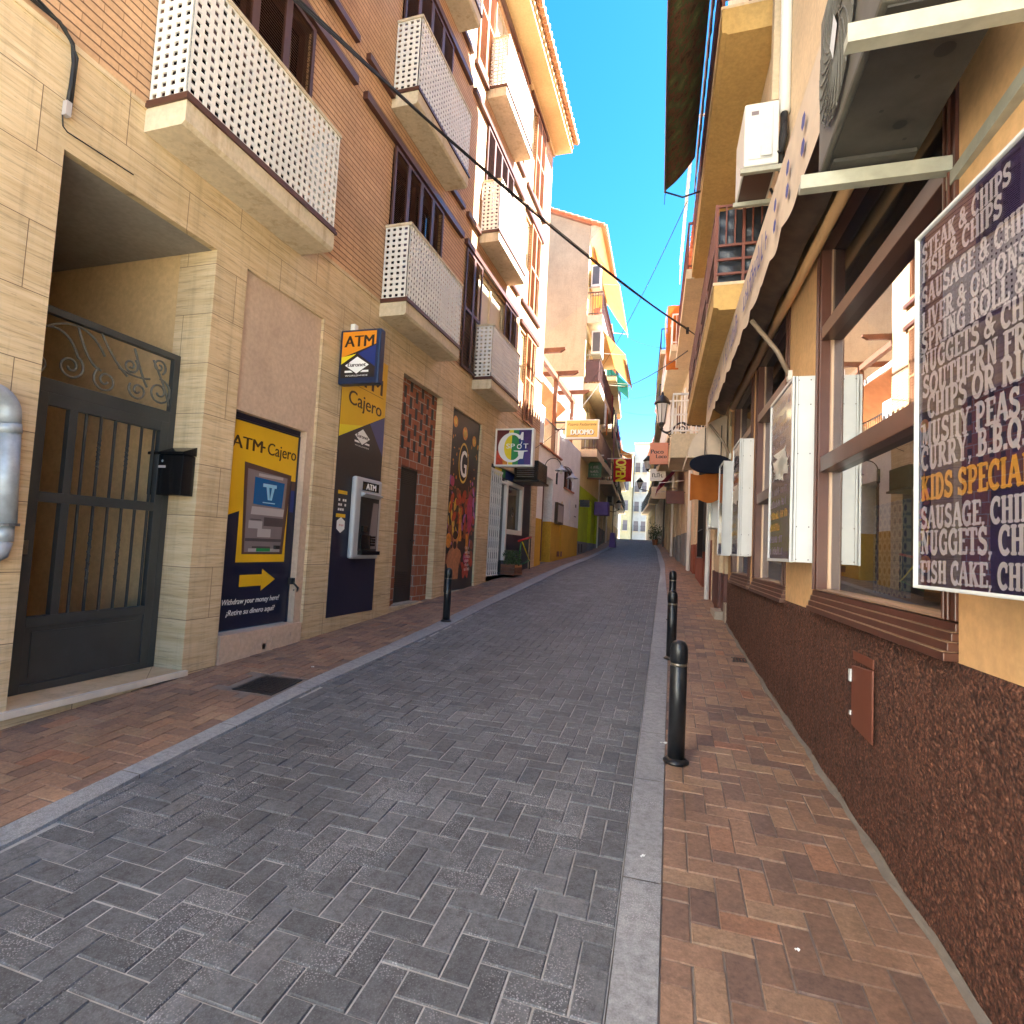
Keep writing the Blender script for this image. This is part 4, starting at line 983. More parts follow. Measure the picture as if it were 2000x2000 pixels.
s = MB(); s.box(6.38, 6.83, .086, .15, 1.04, 1.09, Lw); s.box(6.40, 6.62, .093, .12, 1.12, 1.30, Lw); s.box(6.42, 6.52, .093, .125, 1.34, 1.42, Lw)
for i in range(4):
    for j in range(3): s.box(6.66+j*.04, 6.69+j*.04, .094, .105, 1.16+i*.035, 1.185+i*.035, Lw)
s.build('keypad', M['black_plastic'], fa)
s = MB(); s.box(6.40, 6.80, .086, .092, 1.89, 2.005, Lw); h_ = s.build('header', M['black_plastic'], fa)
s = MB(); put_text(s, 'ATM', lambda u, v, d: Lw(u, .092+d, v), 6.60, 1.905, .085, .24, .001, .02, center=True); s.build('lettering', M['white_print'], h_)
s = MB(); s.box(5.98, 6.18, .006, .008, 1.80, 1.845, Lw); s.box(5.97, 6.17, .006, .008, 1.505, 1.55, Lw); s.build('yellow_sticker', M['yellow'], t)
s = MB(); s.poly([Lw(6.08+.10*math.cos(R(60*k+90)), .008, 1.41+.10*math.sin(R(60*k+90))) for k in range(6)]); s.build('hexagon_sticker', M['white_print'], t)
s = MB()
for i in range(3):
    for j in range(4):
        if (i+j) % 4 != 3: s.box(6.0+j*.045, 6.035+j*.045, .006, .0075, 1.59+i*.06, 1.62+i*.06, Lw)
s.build('small_print', M['white_print'], t)
s = MB(); scribble(s, lambda u, v, d: Lw(u, .008+d, v), 6.03, 6.14, 1.395, .03, .001); s.build('red_lettering', M['red_print'], t)
# projecting cash machine sign
t = thing('cash_machine_sign', 'orange and navy ATM sign box projecting from the travertine wall above the cash machine', 'sign', (-3.85, 5.8, 3.4))
def As(x, z, d=0): return (x, 5.80-d, z)
s = MB(); s.box(-4.12, -3.56, 5.80, 5.92, 3.125, 3.805); s.build('case', M['navy_frame'], t, bevel=.018)
s = MB(); s.box(-4.27, -4.122, 5.84, 5.89, 3.26, 3.68); s.build('bracket', M['navy_frame'], t)
sheet('navy_print', M['black_print'], [rect(-4.085, -3.615, 3.20, 3.775)], As, t, .0015)
sheet('blue_print', M['royal'], [[(-3.86, 3.50), (-3.615, 3.60), (-3.615, 3.33)]], As, t, .0021)
sheet('yellow_print', M['bright_yellow'], [[(-4.085, 3.37), (-3.88, 3.495), (-4.085, 3.46)]], As, t, .0024)
sheet('orange_print', M['orange'], [[(-4.085, 3.455), (-3.615, 3.61), (-3.615, 3.775), (-4.085, 3.775)]], As, t, .0021)
s = MB(); put_text(s, 'ATM', As, -3.848, 3.585, .145, .40, .0035, .010, center=True); s.build('lettering', M['black_print'], t)
emblem('emblem', As, -3.862, 3.355, .165, .105, t, 'Euronet', .003, .25)
s = MB(); s.box(-4.13, -4.06, 6.0, 6.08, 3.86, 3.97); tag(s.build('sensor_box', M['white_paint'], bevel=.01), 'small white sensor box fixed high on the wall above the ATM sign', 'sensor')
# projecting bar sign
t = thing('bar_sign', 'square rainbow sign box with a large white letter G over the bar door', 'sign', (-3.7, 11.8, 3.4))
def Gs(x, z, d=0): return (x, 11.80-d, z)
s = MB(); s.box(-4.14, -3.23, 11.80, 11.96, 3.03, 3.89); s.build('case', M['white_paint'], t, bevel=.012)
s = MB(); s.box(-4.26, -4.142, 11.85, 11.93, 3.16, 3.75); s.build('bracket', M['white_paint'], t)
x0, x1, z0, z1 = -4.09, -3.28, 3.07, 3.85
for k, (m_, a, b) in enumerate((('crimson_print', 0, .2), ('amber_print', .2, .34), ('bright_yellow', .36, .48), ('green_print', .48, .64), ('royal', .64, .82), ('violet_print', .82, 1))):
    sheet('rainbow_stripe', M[m_], [rect(x0+(x1-x0)*a, x0+(x1-x0)*b, z0, z1)], Gs, t, .0015)
sheet('dark_print', M['dark_crimson'], [[(x0, 3.85), (x0+.3, 3.85), (x0+.16, 3.5), (x0, 3.36)]], Gs, t, .002)
sheet('dark_print', M['deep_violet'], [[(x1, 3.85), (x1-.28, 3.85), (x1-.12, 3.5), (x1, 3.3)]], Gs, t, .002)
s = MB(); s.poly([Gs(-3.735+.19*math.cos(R(a)), 3.455+.28*math.sin(R(a)), .0025) for a in range(90, 271, 10)]); lm = s.build('lime_half', M['bright_yellow'], t)
s = MB(); s.poly([Gs(-3.735+.19*math.cos(R(a)), 3.455+.28*math.sin(R(a)), .0025) for a in range(-90, 91, 10)]); s.build('green_half', M['green_print'], t)
# big serif G drawn as a swept crescent
s = MB(); oc, ic = [], []
for a in range(42, 323, 8):
    oc.append((-3.735+.315*math.cos(R(a)), 3.455+.335*math.sin(R(a)))); ic.append((-3.715+.195*math.cos(R(a)), 3.455+.285*math.sin(R(a))))
for (p, q, r_, v_) in zip(oc, oc[1:], ic[1:], ic): s.quad(Gs(*p, .0032), Gs(*q, .0032), Gs(*r_, .0032), Gs(*v_, .0032))
s.poly([Gs(*p, .0035) for p in ((-3.52, 3.62), (-3.47, 3.62), (-3.47, 3.80), (-3.51, 3.80), (-3.56, 3.70))])
s.poly([Gs(*p, .0035) for p in ((-3.68, 3.385), (-3.36, 3.385), (-3.36, 3.37), (-3.44, 3.36), (-3.46, 3.20), (-3.56, 3.20), (-3.58, 3.36), (-3.68, 3.37))])
s.build('letter', M['white_print'], t)
s = MB(); put_text(s, 'SP', Gs, -3.86, 3.435, .11, .20, .004, .004); put_text(s, 'T', Gs, -3.46, 3.435, .11, .11, .004, .004)
for k in range(16):
    a0, a1 = R(k*22.5), R(k*22.5+22.5); r0, r1 = .036, .056
    s.quad(*[Gs(-3.555+r_*math.cos(a), 3.475+r_*math.sin(a), .004) for r_, a in ((r0, a0), (r1, a0), (r1, a1), (r0, a1))])
s.quad(Gs(-3.53, 3.53, .004), Gs(-3.515, 3.52, .004), Gs(-3.49, 3.585, .004), Gs(-3.505, 3.59, .004)); s.build('lettering', M['white_print'], t)
# black air conditioner box under the sign
t = thing('air_conditioner', 'black boxed air conditioner on the wall just beyond the rainbow bar sign', 'air conditioner', (-3.8, 13.6, 3.1))
s = MB(); s.box(-4.13, -3.50, 13.35, 14.3, 2.93, 3.42); s.build('casing', M['black_plastic'], t, bevel=.02)
s = MB()
for k in range(7): s.box(-4.05, -3.6, 13.338, 13.349, 3.0+k*.05, 3.02+k*.05)
s.build('louvre', M['dark_grey'], t); s = MB(); s.box(-4.13, -3.46, 13.3, 14.35, 2.88, 2.925); s.build('shelf', M['iron'], t)
# planter in the doorway
t = thing('planter', 'wooden crate planter with a bushy green plant in the bar doorway', 'plant', Lw(13.0, .1, zg(13)))
s = MB()
for k in range(3): s.box(12.62, 13.28, .02, .36, zg(13)+.05+k*.085, zg(13)+.125+k*.085, Lw)
s.build('crate', M['wood'], t); s = MB(); s.box(12.66, 13.24, .361, .365, zg(13)+.23, zg(13)+.29, Lw); s.build('orange_band', M['amber_print'], t)
s = MB(); rnd = random.Random(3)
for k in range(420):
    a, r_, h = rnd.uniform(0, 6.28), rnd.random()**.5*.3, rnd.uniform(.26, .62); c_ = Vector(Lw(12.95+r_*math.cos(a)*1.1, .2+r_*math.sin(a)*.7, zg(13)+h))
    d1 = Vector((rnd.uniform(-1, 1), rnd.uniform(-1, 1), rnd.uniform(-.2, 1))).normalized()*rnd.uniform(.03, .06); d2 = d1.orthogonal().normalized()*.012
    s.add([c_-d1, c_+d2, c_+d1, c_-d2], [(0, 1, 2, 3)])
s.build('foliage', M['foliage'], t, recalc=False)
# painted ramp rail by the bar
t = thing('handrail', 'painted red, yellow and green tube handrail beside the bar entrance', 'handrail', Lw(14.4, 0, 1))
s = MB(); s.tube([Lw(13.85, .07, 1.40), Lw(15.05, .07, 1.53)], .028, 10); s.build('top_rail', M['red_print'], t, True)
s = MB(); s.tube([Lw(14.2, .07, 1.38), Lw(15.02, .07, .88)], .016, 8); s.build('brace', M['bright_yellow'], t, True)
s = MB(); s.tube([Lw(13.87, .07, .72), Lw(15.02, .07, .90)], .016, 8); s.tube([Lw(13.87, .07, .70), Lw(14.1, .07, 1.40)], .014, 8); s.build('lower_rail', M['green_print'], t, True)
s = MB(); s.tube([Lw(15.03, .07, .6), Lw(15.03, .07, 1.52)], .016, 8); s.build('post', M['iron'], t, True)
# galvanised pipe at the near edge
t = thing('pipe', 'galvanised grey pipe with an elbow on the wall left of the entrance', 'pipe', Lw(2.4, .1, 1.2))
px = -4.06
s = MB(); s.tube([(px, 2.08, 2.035), (px, 2.25, 2.035)]+[(px, 2.25+.12*math.sin(R(a)), 1.915+.12*math.cos(R(a))) for a in range(10, 91, 10)]+[(px, 2.372, 1.86)], .062, 18); s.build('elbow', M['galvanised'], t, True)
s = MB(); s.tube([(px, 2.372, 1.858), (px, 2.38, 1.80)], .066, 18); s.tube([(px, 2.38, 1.799), (px, 2.41, 1.22)], .06, 18); s.tube([(px, 2.41, 1.219), (px, 2.412, 1.12)], .050, 18); s.tube([(px, 2.412, 1.119), (px, 2.40, 1.05), (px, 2.30, .98), (px, 2.0, .96)], .048, 18); s.build('downpipe', M['galvanised'], t, True)
s = MB(); s.tube([(px, 2.408, 1.235), (px, 2.4085, 1.217)], .075, 18); s.box(px-.1, px-.06, 2.38, 2.44, 1.21, 1.24); s.build('clamp', M['dark_grey'], t)
# cable hanging from the brick line
def sag(p, q, s_, n=24): return [Vector(p).lerp(Vector(q), i/n) - Vector((0, 0, 4*s_*(i/n)*(1-i/n))) for i in range(n+1)]
s = MB(); s.tube([Lw(1.9, .02, 4.62), Lw(2.26, .03, 4.60), Lw(2.44, .035, 4.60), Lw(2.53, .04, 4.53), Lw(2.55, .04, 4.40), Lw(2.55, .035, 4.25), Lw(2.545, .03, 4.1)], .014, 7)
s.tube([Lw(1.9, .03, 4.65), Lw(2.3, .045, 4.62), Lw(2.47, .05, 4.58), Lw(2.56, .05, 4.45), Lw(2.565, .03, 4.05)], .009, 6)
wc = s.build('wall_cable', M['cable'], None, True); tag(wc, 'black cable bundle looping down the stone wall left of the entrance, ending in a clip', 'cable')
s = MB(); s.box(2.525, 2.56, .01, .05, 4.02, 4.12, Lw); s.build('clip', M['print_light'], wc)
s = MB(); s.tube([Lw(2.53, .012, 4.02), Lw(2.54, .012, 3.95), Lw(2.57, .012, 3.93), Lw(3.05, .012, 3.95)], .005, 5); s.build('tail', M['cable'], wc)

# ------------------------------------------------------------ white house with the yellow base
H = thing('white_house', 'low white house with ochre yellow base, roof terrace and pergola', 'house', (AX, 19, 0))
ZB = 4.35
s = MB(); wall_grid(s, Lw, 15.76, 22.55, 2.12, ZB, [(16.5, 17.75, .8, 3.49, .45), (19.45, 21.2, 3.45, 4.2, .12)])
s.box(15.76, 16.25, -.25, .0, ZB, 5.5, Lw); s.box(18.45, 18.75, -.25, .0, ZB, 5.36, Lw)
s.quad(Lw(22.55, 0, .5), Lw(22.55, -6, .5), Lw(22.55, -6, ZB), Lw(22.55, 0, ZB))
s.quad(Lw(15.76, 0, ZB), Lw(22.55, 0, ZB), Lw(22.55, -6, ZB), Lw(15.76, -6, ZB))
s.box(15.76, 22.55, -6.2, -6, ZB, 8, Lw); s.box(18.78, 22.5, -.25, 0, ZB, 5.25, Lw)
s.build('wall', M['white_plaster'], H, recalc=False)
s = MB(); wall_grid(s, Lw, 15.76, 22.55, .3, 2.118, [(16.5, 17.75, .1, 3.49, .45)]); s.build('base', M['gold_wall'], H, recalc=False)
s = MB(); s.box(16.52, 17.73, -.45, -.42, .85, 3.47, Lw); s.build('door', M['dark'], H)
s = MB(); s.box(16.44, 16.50, -.02, .02, .85, 3.5, Lw); s.build('door_frame', M['maroon_base'], H)
s = MB(); wf = None
s.box(19.45, 21.2, -.11, -.06, 3.45, 3.5, Lw); s.box(19.45, 21.2, -.11, -.06, 4.15, 4.2, Lw)
for y in (19.45, 20.3, 21.15): s.box(y, y+.05, -.11, -.06, 3.5, 4.15, Lw)
wf = s.build('window', M['wood'], H); s = MB(); s.quad(Lw(19.45, -.115, 3.45), Lw(21.2, -.115, 3.45), Lw(21.2, -.115, 4.2), Lw(19.45, -.115, 4.2)); s.build('pane', M['dark_glass'], wf)
s = MB(); s.box(19.4, 21.25, 0, .05, 3.40, 3.45, Lw); s.build('sill', M['terracotta'], wf)
s = MB()
for k in range(15): s.tube([Lw(16.3+k*.145, -.06, 4.40), Lw(16.3+k*.145, -.06, 5.25)], .01, 5)
s.box(16.25, 18.45, -.08, -.04, 5.25, 5.28, Lw); s.box(16.25, 18.45, -.08, -.04, 4.38, 4.41, Lw); s.build('railing', M['iron'], H)
s = MB(); s.box(15.78, 18.8, -.2, .06, 4.30, 4.345, Lw); s.build('terrace_edge', M['terracotta'], H)
t = thing('pergola', 'dark timber pergola with carved beam ends on the white house terrace', 'pergola', Lw(19, -.2, ZB))
s = MB()
for y in (18.1, 21.0):
    s = MB(); s.box(y-.06, y+.06, -.2, -.08, ZB, 6.95, Lw); s.build('post', M['wood'], t)
for o in (-.22, -2.9):
    s = MB(); s.box(15.8, 21.3, o, o+.14, 6.95, 7.10, Lw); s.build('beam', M['wood'], t)
for k, y in enumerate((16.0, 18.2, 20.5)):
    s = MB(); s.prism([(-3, 7.11), (.46, 7.11), (.60, 7.20), (.60, 7.25), (-3, 7.25)], y-.05, y+.05, lambda o, z, y_: Lw(y_, o, z)); s.build('rafter', M['wood'], t)
s = MB(); n = 16
s.grid(frange(0, 1, 12), frange(0, 1, n), lambda u, v: Lw(15.9+5*v, -.35-2.2*u, 6.7-.35*math.sin(u*3.1)-.15*math.sin(v*7)**2-.9*u)); tag(s.build('shade_sail', M['shade_sail'], None, True), 'orange brown shade cloth sagging under the terrace pergola', 'shade cloth')
s = MB(); s.box(15.9, 21.4, -.30, -.26, 6.55, 6.70, Lw); tag(s.build('awning_rail', M['white_paint']), 'white awning rail slung along the front of the terrace pergola', 'awning rail')
s = MB(); s.box(15.77, 22.5, -3.2, -3.0, ZB, 7.0, Lw); s.build('terrace_wall', M['pale_peach'], H)
# menu board, lamps, meter box, plug-in duct
t = thing('menu_board', 'dark framed glazed menu board hung on the white house beside the doorway', 'notice board', Lw(18.6, .05, 2.4))
s = MB(); s.box(18.15, 19.15, .005, .10, 2.08, 2.80, Lw); s.build('frame', M['brown_print'], t, bevel=.01); s = MB(); s.box(18.27, 19.05, .101, .105, 2.16, 2.72, Lw); s.build('sheet', M['print_light'], t)
def gooseneck(y, z, label):
    t = thing('wall_lamp', label, 'lamp', Lw(y, 0, z), 'gooseneck lamps on the white house')
    s = MB(); s.box(y-.05, y+.05, 0, .04, z-.32, z+.05, Lw); s.tube([Lw(y, .03, z)]+[Lw(y, .28-.25*math.cos(R(a)), z+.27*math.sin(R(a))) for a in range(10, 181, 12)], .014, 6); s.build('bracket', M['iron'], t)
    MB().lathe([(.03, .10), (.05, .03), (.10, .0), (.19, -.07), (.195, -.08), (.16, -.07), (.03, .0)], Lw(y, .54, z-.04), 18).build('shade', M['galvanised'], t, True)
    MB().lathe([(.03, -.02), (.05, -.10), (.03, -.17), (.005, -.19)], Lw(y, .54, z-.04), 12).build('bulb', M['lamp_glass'], t, True)
    return t
gooseneck(16.45, 3.72, 'gooseneck lamp over the dark doorway of the white house')
gooseneck(18.2, 3.72, 'gooseneck lamp over the menu board of the white house')
s = MB(); s.box(20.6, 22.0, .003, .03, 2.35, 3.12, Lw); mb_ = s.build('meter_cupboard', M['white_paint'], bevel=.008); tag(mb_, 'white flush meter cupboard door low on the white house wall', 'meter cupboard')
s = MB(); s.box(21.45, 21.85, .031, .035, 2.52, 2.56, Lw); s.box(21.6, 21.85, .031, .035, 2.90, 3.02, Lw); s.build('vent', M['dark_grey'], mb_)
s = MB(); s.tube([Lw(19.1, .04, .95), Lw(19.1, .04, 2.9)], .016, 6); tag(s.build('conduit', M['gold_wall']), 'thin conduit running down the yellow base of the white house', 'pipe')
s = MB(); s.box(18.75, 19.5, .004, .03, .98, 1.16, Lw)
tag(s.build('wall_grille', M['wood']), 'small brown grille at the foot of the yellow base', 'grille')
# restaurant sign
t = thing('restaurant_sign', 'yellow DUOMO restaurant sign in a white frame projecting over the street', 'sign', (-3.2, 17.5, 5.1))
def Ds(x, z, d=0): return (x, 17.5-d, z)
s = MB(); s.box(-3.76, -2.66, 17.5, 17.62, 4.79, 5.42); s.build('frame', M['white_paint'], t, bevel=.01); s = MB(); s.box(-3.71, -2.71, 17.494, 17.499, 4.85, 5.38); s.build('face', M['sign_cream'], t)
s = MB(); put_text(s, 'DUOMO', Ds, -3.56, 4.93, .17, .72, .009, .02); s.build('lettering', M['white_print'], t)
s = MB(); put_text(s, 'DUOMO', Ds, -3.545, 4.915, .17, .72, .0075, .02); put_text(s, 'Pizzeria Restaurante', Ds, -3.67, 5.22, .095, .92, .009, .0, .3); s.box(-3.68, -3.32, 4.875, 4.89, .007, .009, lambda x, z, d: Ds(x, z, d)); s.build('dark_lettering', M['brown_print'], t)
s = MB(); s.box(-4.13, -3.762, 17.54, 17.58, 5.1, 5.14); s.box(-4.13, -3.762, 17.54, 17.58, 5.32, 5.36); s.build('bracket', M['iron'], t)

# pale house added behind the viewpoint to bounce sunlight into the shade
B_ = thing('light_bounce_house', 'made-up white house behind the viewpoint, added to bounce sunlight', 'house', (AX, -9, 0))
s = MB(); wall_grid(s, lambda y, o, z: Lw(y, o+.02, z), -16.5, -2.2, -.5, 12.5, [(-4.4, -3.4, .0, 2.2, .2), (-8, -7, 4, 5.6, .2), (-4.6, -3.6, 4, 5.6, .2)]); s.quad(Lw(-2.2, .02, -.5), Lw(-2.2, 0, -.5), Lw(-2.2, 0, 12.5), Lw(-2.2, .02, 12.5)); s.build('wall', M['white_plaster'], B_, recalc=False)
s = MB(); s.box(-4.4, -3.4, -.2, -.16, 0, 2.2, Lw); s.build('door', M['wood'], B_)
for a in (-8, -4.6):
    s = MB(); s.box(a, a+1, -.2, -.16, 4, 5.6, Lw); s.build('window', M['dark_glass'], B_)
# ------------------------------------------------------------ tan building with lime ground floor
T = thing('tan_building', 'tall tan rendered apartment house with stained side wall, lime green ground floor', 'building', (AX, 25, 0))
Yn, Yf = 22.6, 29.2
s = MB()
fx = -4.15
s.poly([(fx, Yn, 3.9), (-10, Yn, 3.9), (-10, Yn, 17.5), (-8.1, Yn, 16.65), (fx, Yn, 14.93)])
s.build('side_wall', M['tan_wall'], T)
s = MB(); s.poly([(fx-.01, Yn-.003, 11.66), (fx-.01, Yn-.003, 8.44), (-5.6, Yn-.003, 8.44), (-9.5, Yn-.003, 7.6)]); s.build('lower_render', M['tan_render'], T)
s = MB(); s.box(-5.3, fx-.01, Yn-.02, Yn-.001, 6.6, 8.44); s.build('white_patch', M['white_plaster'], T)
def Tf(y, o, z): return (fx-(y-Yn)*.03+o, y, z)
s = MB(); wops = []
for z in (5.35, 8.2, 11.1):
    wops += [(23.6, 24.6, z, z+2.1, .2), (26.4, 27.4, z, z+2.1, .2)]
wall_grid(s, Tf, Yn, Yf, 3.9, 14.9, wops); s.quad(Tf(Yf, 0, 3.9), Tf(Yf, -6, 3.9), Tf(Yf, -6, 14.9), Tf(Yf, 0, 14.9)); s.build('front_wall', M['pale_yellow'], T, recalc=False)
for o in wops:
    s = MB(); s.box(o[0], o[1], -.2, -.17, o[2], o[3], Tf); w_ = s.build('window', M['dark_glass'], T); s = MB(); s.box(o[0], o[0]+.07, -.17, -.1, o[2], o[3], Tf); s.box(o[1]-.07, o[1], -.17, -.1, o[2], o[3], Tf); s.build('frame', M['white_paint'], w_)
s = MB(); wall_grid(s, Tf, Yn-.02, Yf, 1.6, 3.9, [(25.5, 26.6, 1.0, 3.6, .3), (28.0, 28.8, 1.0, 3.6, .3)]); s.quad(Tf(Yn-.02, 0, 1.6), Tf(Yn-.02, -2, 1.6), Tf(Yn-.02, -2, 3.9), Tf(Yn-.02, 0, 3.9)); s.build('lime_wall', M['lime'], T, recalc=False)
s = MB(); wall_grid(s, Tf, Yn-.04, Yf, .4, 1.598, [(25.5, 26.6, .9, 3.6, .3), (28.0, 28.8, .9, 3.6, .3)]); s.build('base', M['grey_wall'], T, recalc=False)
for a, b in ((25.5, 26.6), (28.0, 28.8)):
    s = MB(); s.box(a, b, -.31, -.27, 1.0, 3.6, Tf); s.build('door', M['wood'], T)
s = MB(); s.box(23.0, 23.25, .002, .02, 1.12, 1.5, Tf); s.box(23.75, 24.05, .002, .02, 1.15, 1.5, Tf); s.build('vent', M['dark'], T)
def tz(x): return 15.02 + (fx-x)*.435
s = MB(); s.add([(fx+.62, Yn-.1, tz(fx+.62)), (-10, Yn-.1, tz(-10)), (-10, Yf, tz(-10)), (fx+.4, Yf, tz(fx+.62)), (fx+.62, Yn-.1, tz(fx+.62)+.10), (-10, Yn-.1, tz(-10)+.10), (-10, Yf, tz(-10)+.1), (fx+.4, Yf, tz(fx+.62)+.1)], [(0,1,2,3),(4,5,6,7),(0,1,5,4),(0,4,7,3),(3,2,6,7)])
for k in range(31):
    y = Yn+.05+k*.21; s.tube([(fx+.68-(y-Yn)*.03, y, tz(fx+.68)+.11), (-10, y, tz(-10)+.11)], .08, 6)
for k in range(22): s.tube([(fx+.6-k*.28, Yn-.14, tz(fx+.6-k*.28)+.08), (fx+.6-k*.28-.27, Yn-.14, tz(fx+.6-k*.28-.27)+.05)], .06, 6)
s.build('roof', M['terracotta'], T)
s = MB(); s.prism([(fx+.01, 14.3), (fx+.5, 14.86), (fx+.5, 14.95), (fx+.01, 14.95)], Yn+.01, Yf, lambda x, z, y: (x-(y-Yn)*.03, y, z)); s.build('cornice', M['cream'], T)
def rail_balcony(parent, f, y0, y1, zs, D, th, m_slab, m_rail, hr=1.0, bars=True, pitch=.11, slab_name='balcony'):
    s = MB(); s.box(y0, y1, 0.002, D, zs-th, zs, f); b_ = s.build(slab_name, m_slab, parent)
    s = MB(); s.box(y0, y1, D-.05, D-.01, zs+hr-.04, zs+hr, f); s.box(y0, y0+.04, 0.01, D-.05, zs+hr-.04, zs+hr, f); s.box(y1-.04, y1, 0.01, D-.05, zs+hr-.04, zs+hr, f)
    s.box(y0, y1, D-.05, D-.01, zs+.06, zs+.09, f); s.box(y0, y0+.04, 0.01, D-.05, zs+.06, zs+.09, f)
    if bars:
        n = int((y1-y0)/pitch)
        for k in range(n+1):
            y = y0+(y1-y0-.03)*k/n; s.box(y, y+.018, D-.04, D-.022, zs, zs+hr-.04, f)
        n = max(2, int(D/pitch))
        for k in range(1, n):
            o = D*k/n; s.box(y0+.008, y0+.026, o, o+.018, zs, zs+hr-.04, f)
    s.build('railing', m_rail, b_)
    return b_
for zs in (5.4, 8.16, 11.05): rail_balcony(T, Tf, Yn+.02, Yf-.4, zs, .66, .32, M['cream'], M['tan_bldg_rail'])
s = MB(); s.box(Yn+.025, Yn+.028, .03, .6, 8.24, 9.1, Tf); s.box(Yn+.03, 25.8, .60, .605, 8.24, 9.1, Tf); s.build('balcony_screen', M['tan_bldg_rail'], T)
def ac_box(name, label, f, y0, y1, o0, o1, z0, z1, m='ac_white', group=None):
    """split unit outdoors: casing, round grille on its street face, brackets"""
    t = thing(name, label, 'air conditioner', f((y0+y1)/2, o0, z0), group)
    s = MB(); s.box(y0, y1, o0, o1, z0, z1, f); s.build('casing', M[m], t)
    s = MB(); s.box(y0+(y1-y0)*.1, y1-(y1-y0)*.3, o1+.001, o1+.012, z0+.06, z1-.06, f); s.box(y0-.008, y0-.001, o0+.06, o1-.06, z0+.1, z1-.08, f); s.build('grille', M['dark_grey'], t)
    for q in (y0+.02, y1-.06):
        s = MB(); s.box(q, q+.04, 0.003, o1, z0-.05, z0-.005, f); s.build('bracket', M['bracket'], t)
    return t
ac_box('air_conditioner', 'white air conditioner above the top balcony of the tan building', Tf, 22.75, 23.6, .1, .5, 12.35, 13.3)
ac_box('air_conditioner', 'white air conditioner between the two upper balconies of the tan building', Tf, 22.9, 23.7, .2, .62, 9.5, 10.5)
s = MB(); s.lathe([(.13, 0), (.19, .3), (.2, .32)], Tf(22.9, .42, 11.06), 14); tag(s.build('flower_pot', M['terracotta']), 'terracotta flower pot on the top balcony of the tan building', 'pot')
def awning_sheet(label, f, y0, y1, o0, z0, o1, z1, m, name='awning', hang=.18, cat='awning', group=None):
    t = thing(name, label, cat, f((y0+y1)/2, o0, z0), group)
    s = MB(); s.grid(frange(y0, y1, 10), frange(0, 1, 6), lambda y, v: f(y, o0+(o1-o0)*v, z0+(z1-z0)*v-.07*math.sin(v*math.pi)))
    s.grid(frange(y0, y1, 20), [0, 1], lambda y, v: f(y, o1+.004, z1-v*(hang+.03*math.sin(y*9)))); s.build('canvas', M[m], t)
    s = MB(); s.tube([f(y0, o1, z1), f(y1, o1, z1)], .025, 6); s.tube([f(y0+.05, .02, z0-(z0-z1)*.9), f(y0+.05, o1, z1)], .014, 5); s.tube([f(y1-.05, .02, z0-(z0-z1)*.9), f(y1-.05, o1, z1)], .014, 5); s.build('arm', M['white_paint'], t)
    return t
awning_sheet('orange sunlit awning right under the tiled eaves of the tan building', Tf, 23.2, 28.8, .05, 14.4, 1.25, 12.55, 'orange_cloth')
awning_sheet('orange awning over the middle balcony of the tan building', Tf, 23.9, 28.8, .05, 11.6, 1.55, 9.75, 'orange_cloth')
def laundry(name, label, m, f, y, o, z, w_, h_, shape=0):
    s = MB(); s.grid(frange(0, 1, 5), frange(0, 1, 5), lambda u, v: f(y+(u-.5)*w_*(1-.25*shape*v), o+.03*math.sin(u*9+y), z-h_*v))
    tag(s.build(name, M[m], None, True), label, 'laundry', 'laundry hung from the balconies')
laundry('towel', 'white towel hung below the tan building balcony beside orange cloth', 'white_cloth', Tf, 24.6, .72, 7.75, .5, .9)
laundry('towel', 'orange cloth hung between pale towels below the tan building balcony', 'rust_cloth', Tf, 25.3, .72, 7.75, .5, 1.2, 1)
laundry('shirt', 'maroon shirt hung on the tan building balcony, right of the orange cloth', 'maroon_cloth', Tf, 27.2, .75, 8.9, .7, 1.3, 1)
laundry('trousers', 'long navy trousers hung from the tan building balcony', 'navy_cloth', Tf, 28.0, .75, 8.5, .5, 1.6)
laundry('sheet', 'mauve sheet hung at the far end of the tan building balcony', 'mauve_cloth', Tf, 28.6, .78, 7.6, .5, 1.6)
# pub sign and flag
t = thing('pub_sign', 'dark green gabled wooden pub sign with pale lettering hanging over the lime doorway', 'sign', (-3.9, 24, 4.9))
def Ps(x, z, d=0): return (x, 24.0-d, z)
s = MB(); s.prism([(-4.05, 4.40), (-3.48, 4.40), (-3.48, 5.0), (-3.76, 5.28), (-4.05, 5.0)], 0, .1, lambda x, z, d: Ps(x, z, -d)); s.build('board', M['sign_green'], t)
s = MB(); s.box(-4.08, -3.45, 23.98, 24.12, 4.34, 4.40); s.build('ledge', M['wood'], t)
s = MB(); s.box(-4.15, -3.4, 24.04, 24.08, 5.36, 5.41); s.box(-4.0, -3.98, 24.05, 24.07, 5.02, 5.36); s.box(-3.55, -3.53, 24.05, 24.07, 5.02, 5.36); s.build('bracket', M['print_light'], t)
s = MB(); scribble(s, Ps, -3.94, -3.59, 4.80, .13, .004, 3); scribble(s, Ps, -3.96, -3.57, 4.62, .12, .004, 4); scribble(s, Ps, -3.9, -3.62, 4.50, .07, .004, 5); s.build('lettering', M['print_light'], t)
t = thing('open_flag', 'red flag with yellow letters OPEN running down it, hung over the street', 'flag', (-2.9, 27, 5.2))
def Of(x, z, d=0): return (x, 27.0-d+.05*math.sin((x+z)*5), z)
s = MB(); s.grid(frange(-3.33, -2.46, 8), frange(4.62, 5.72, 8), lambda x, z: Of(x, z)); s.build('cloth', M['red_cloth'], t, True)
s = MB(); put_text(s, 'OPEN', lambda u, v, d: Of(-3.22+v, 5.70-u, d), 0, 0, .50, 1.06, .012, .012); s.build('lettering', M['bright_yellow'], t)
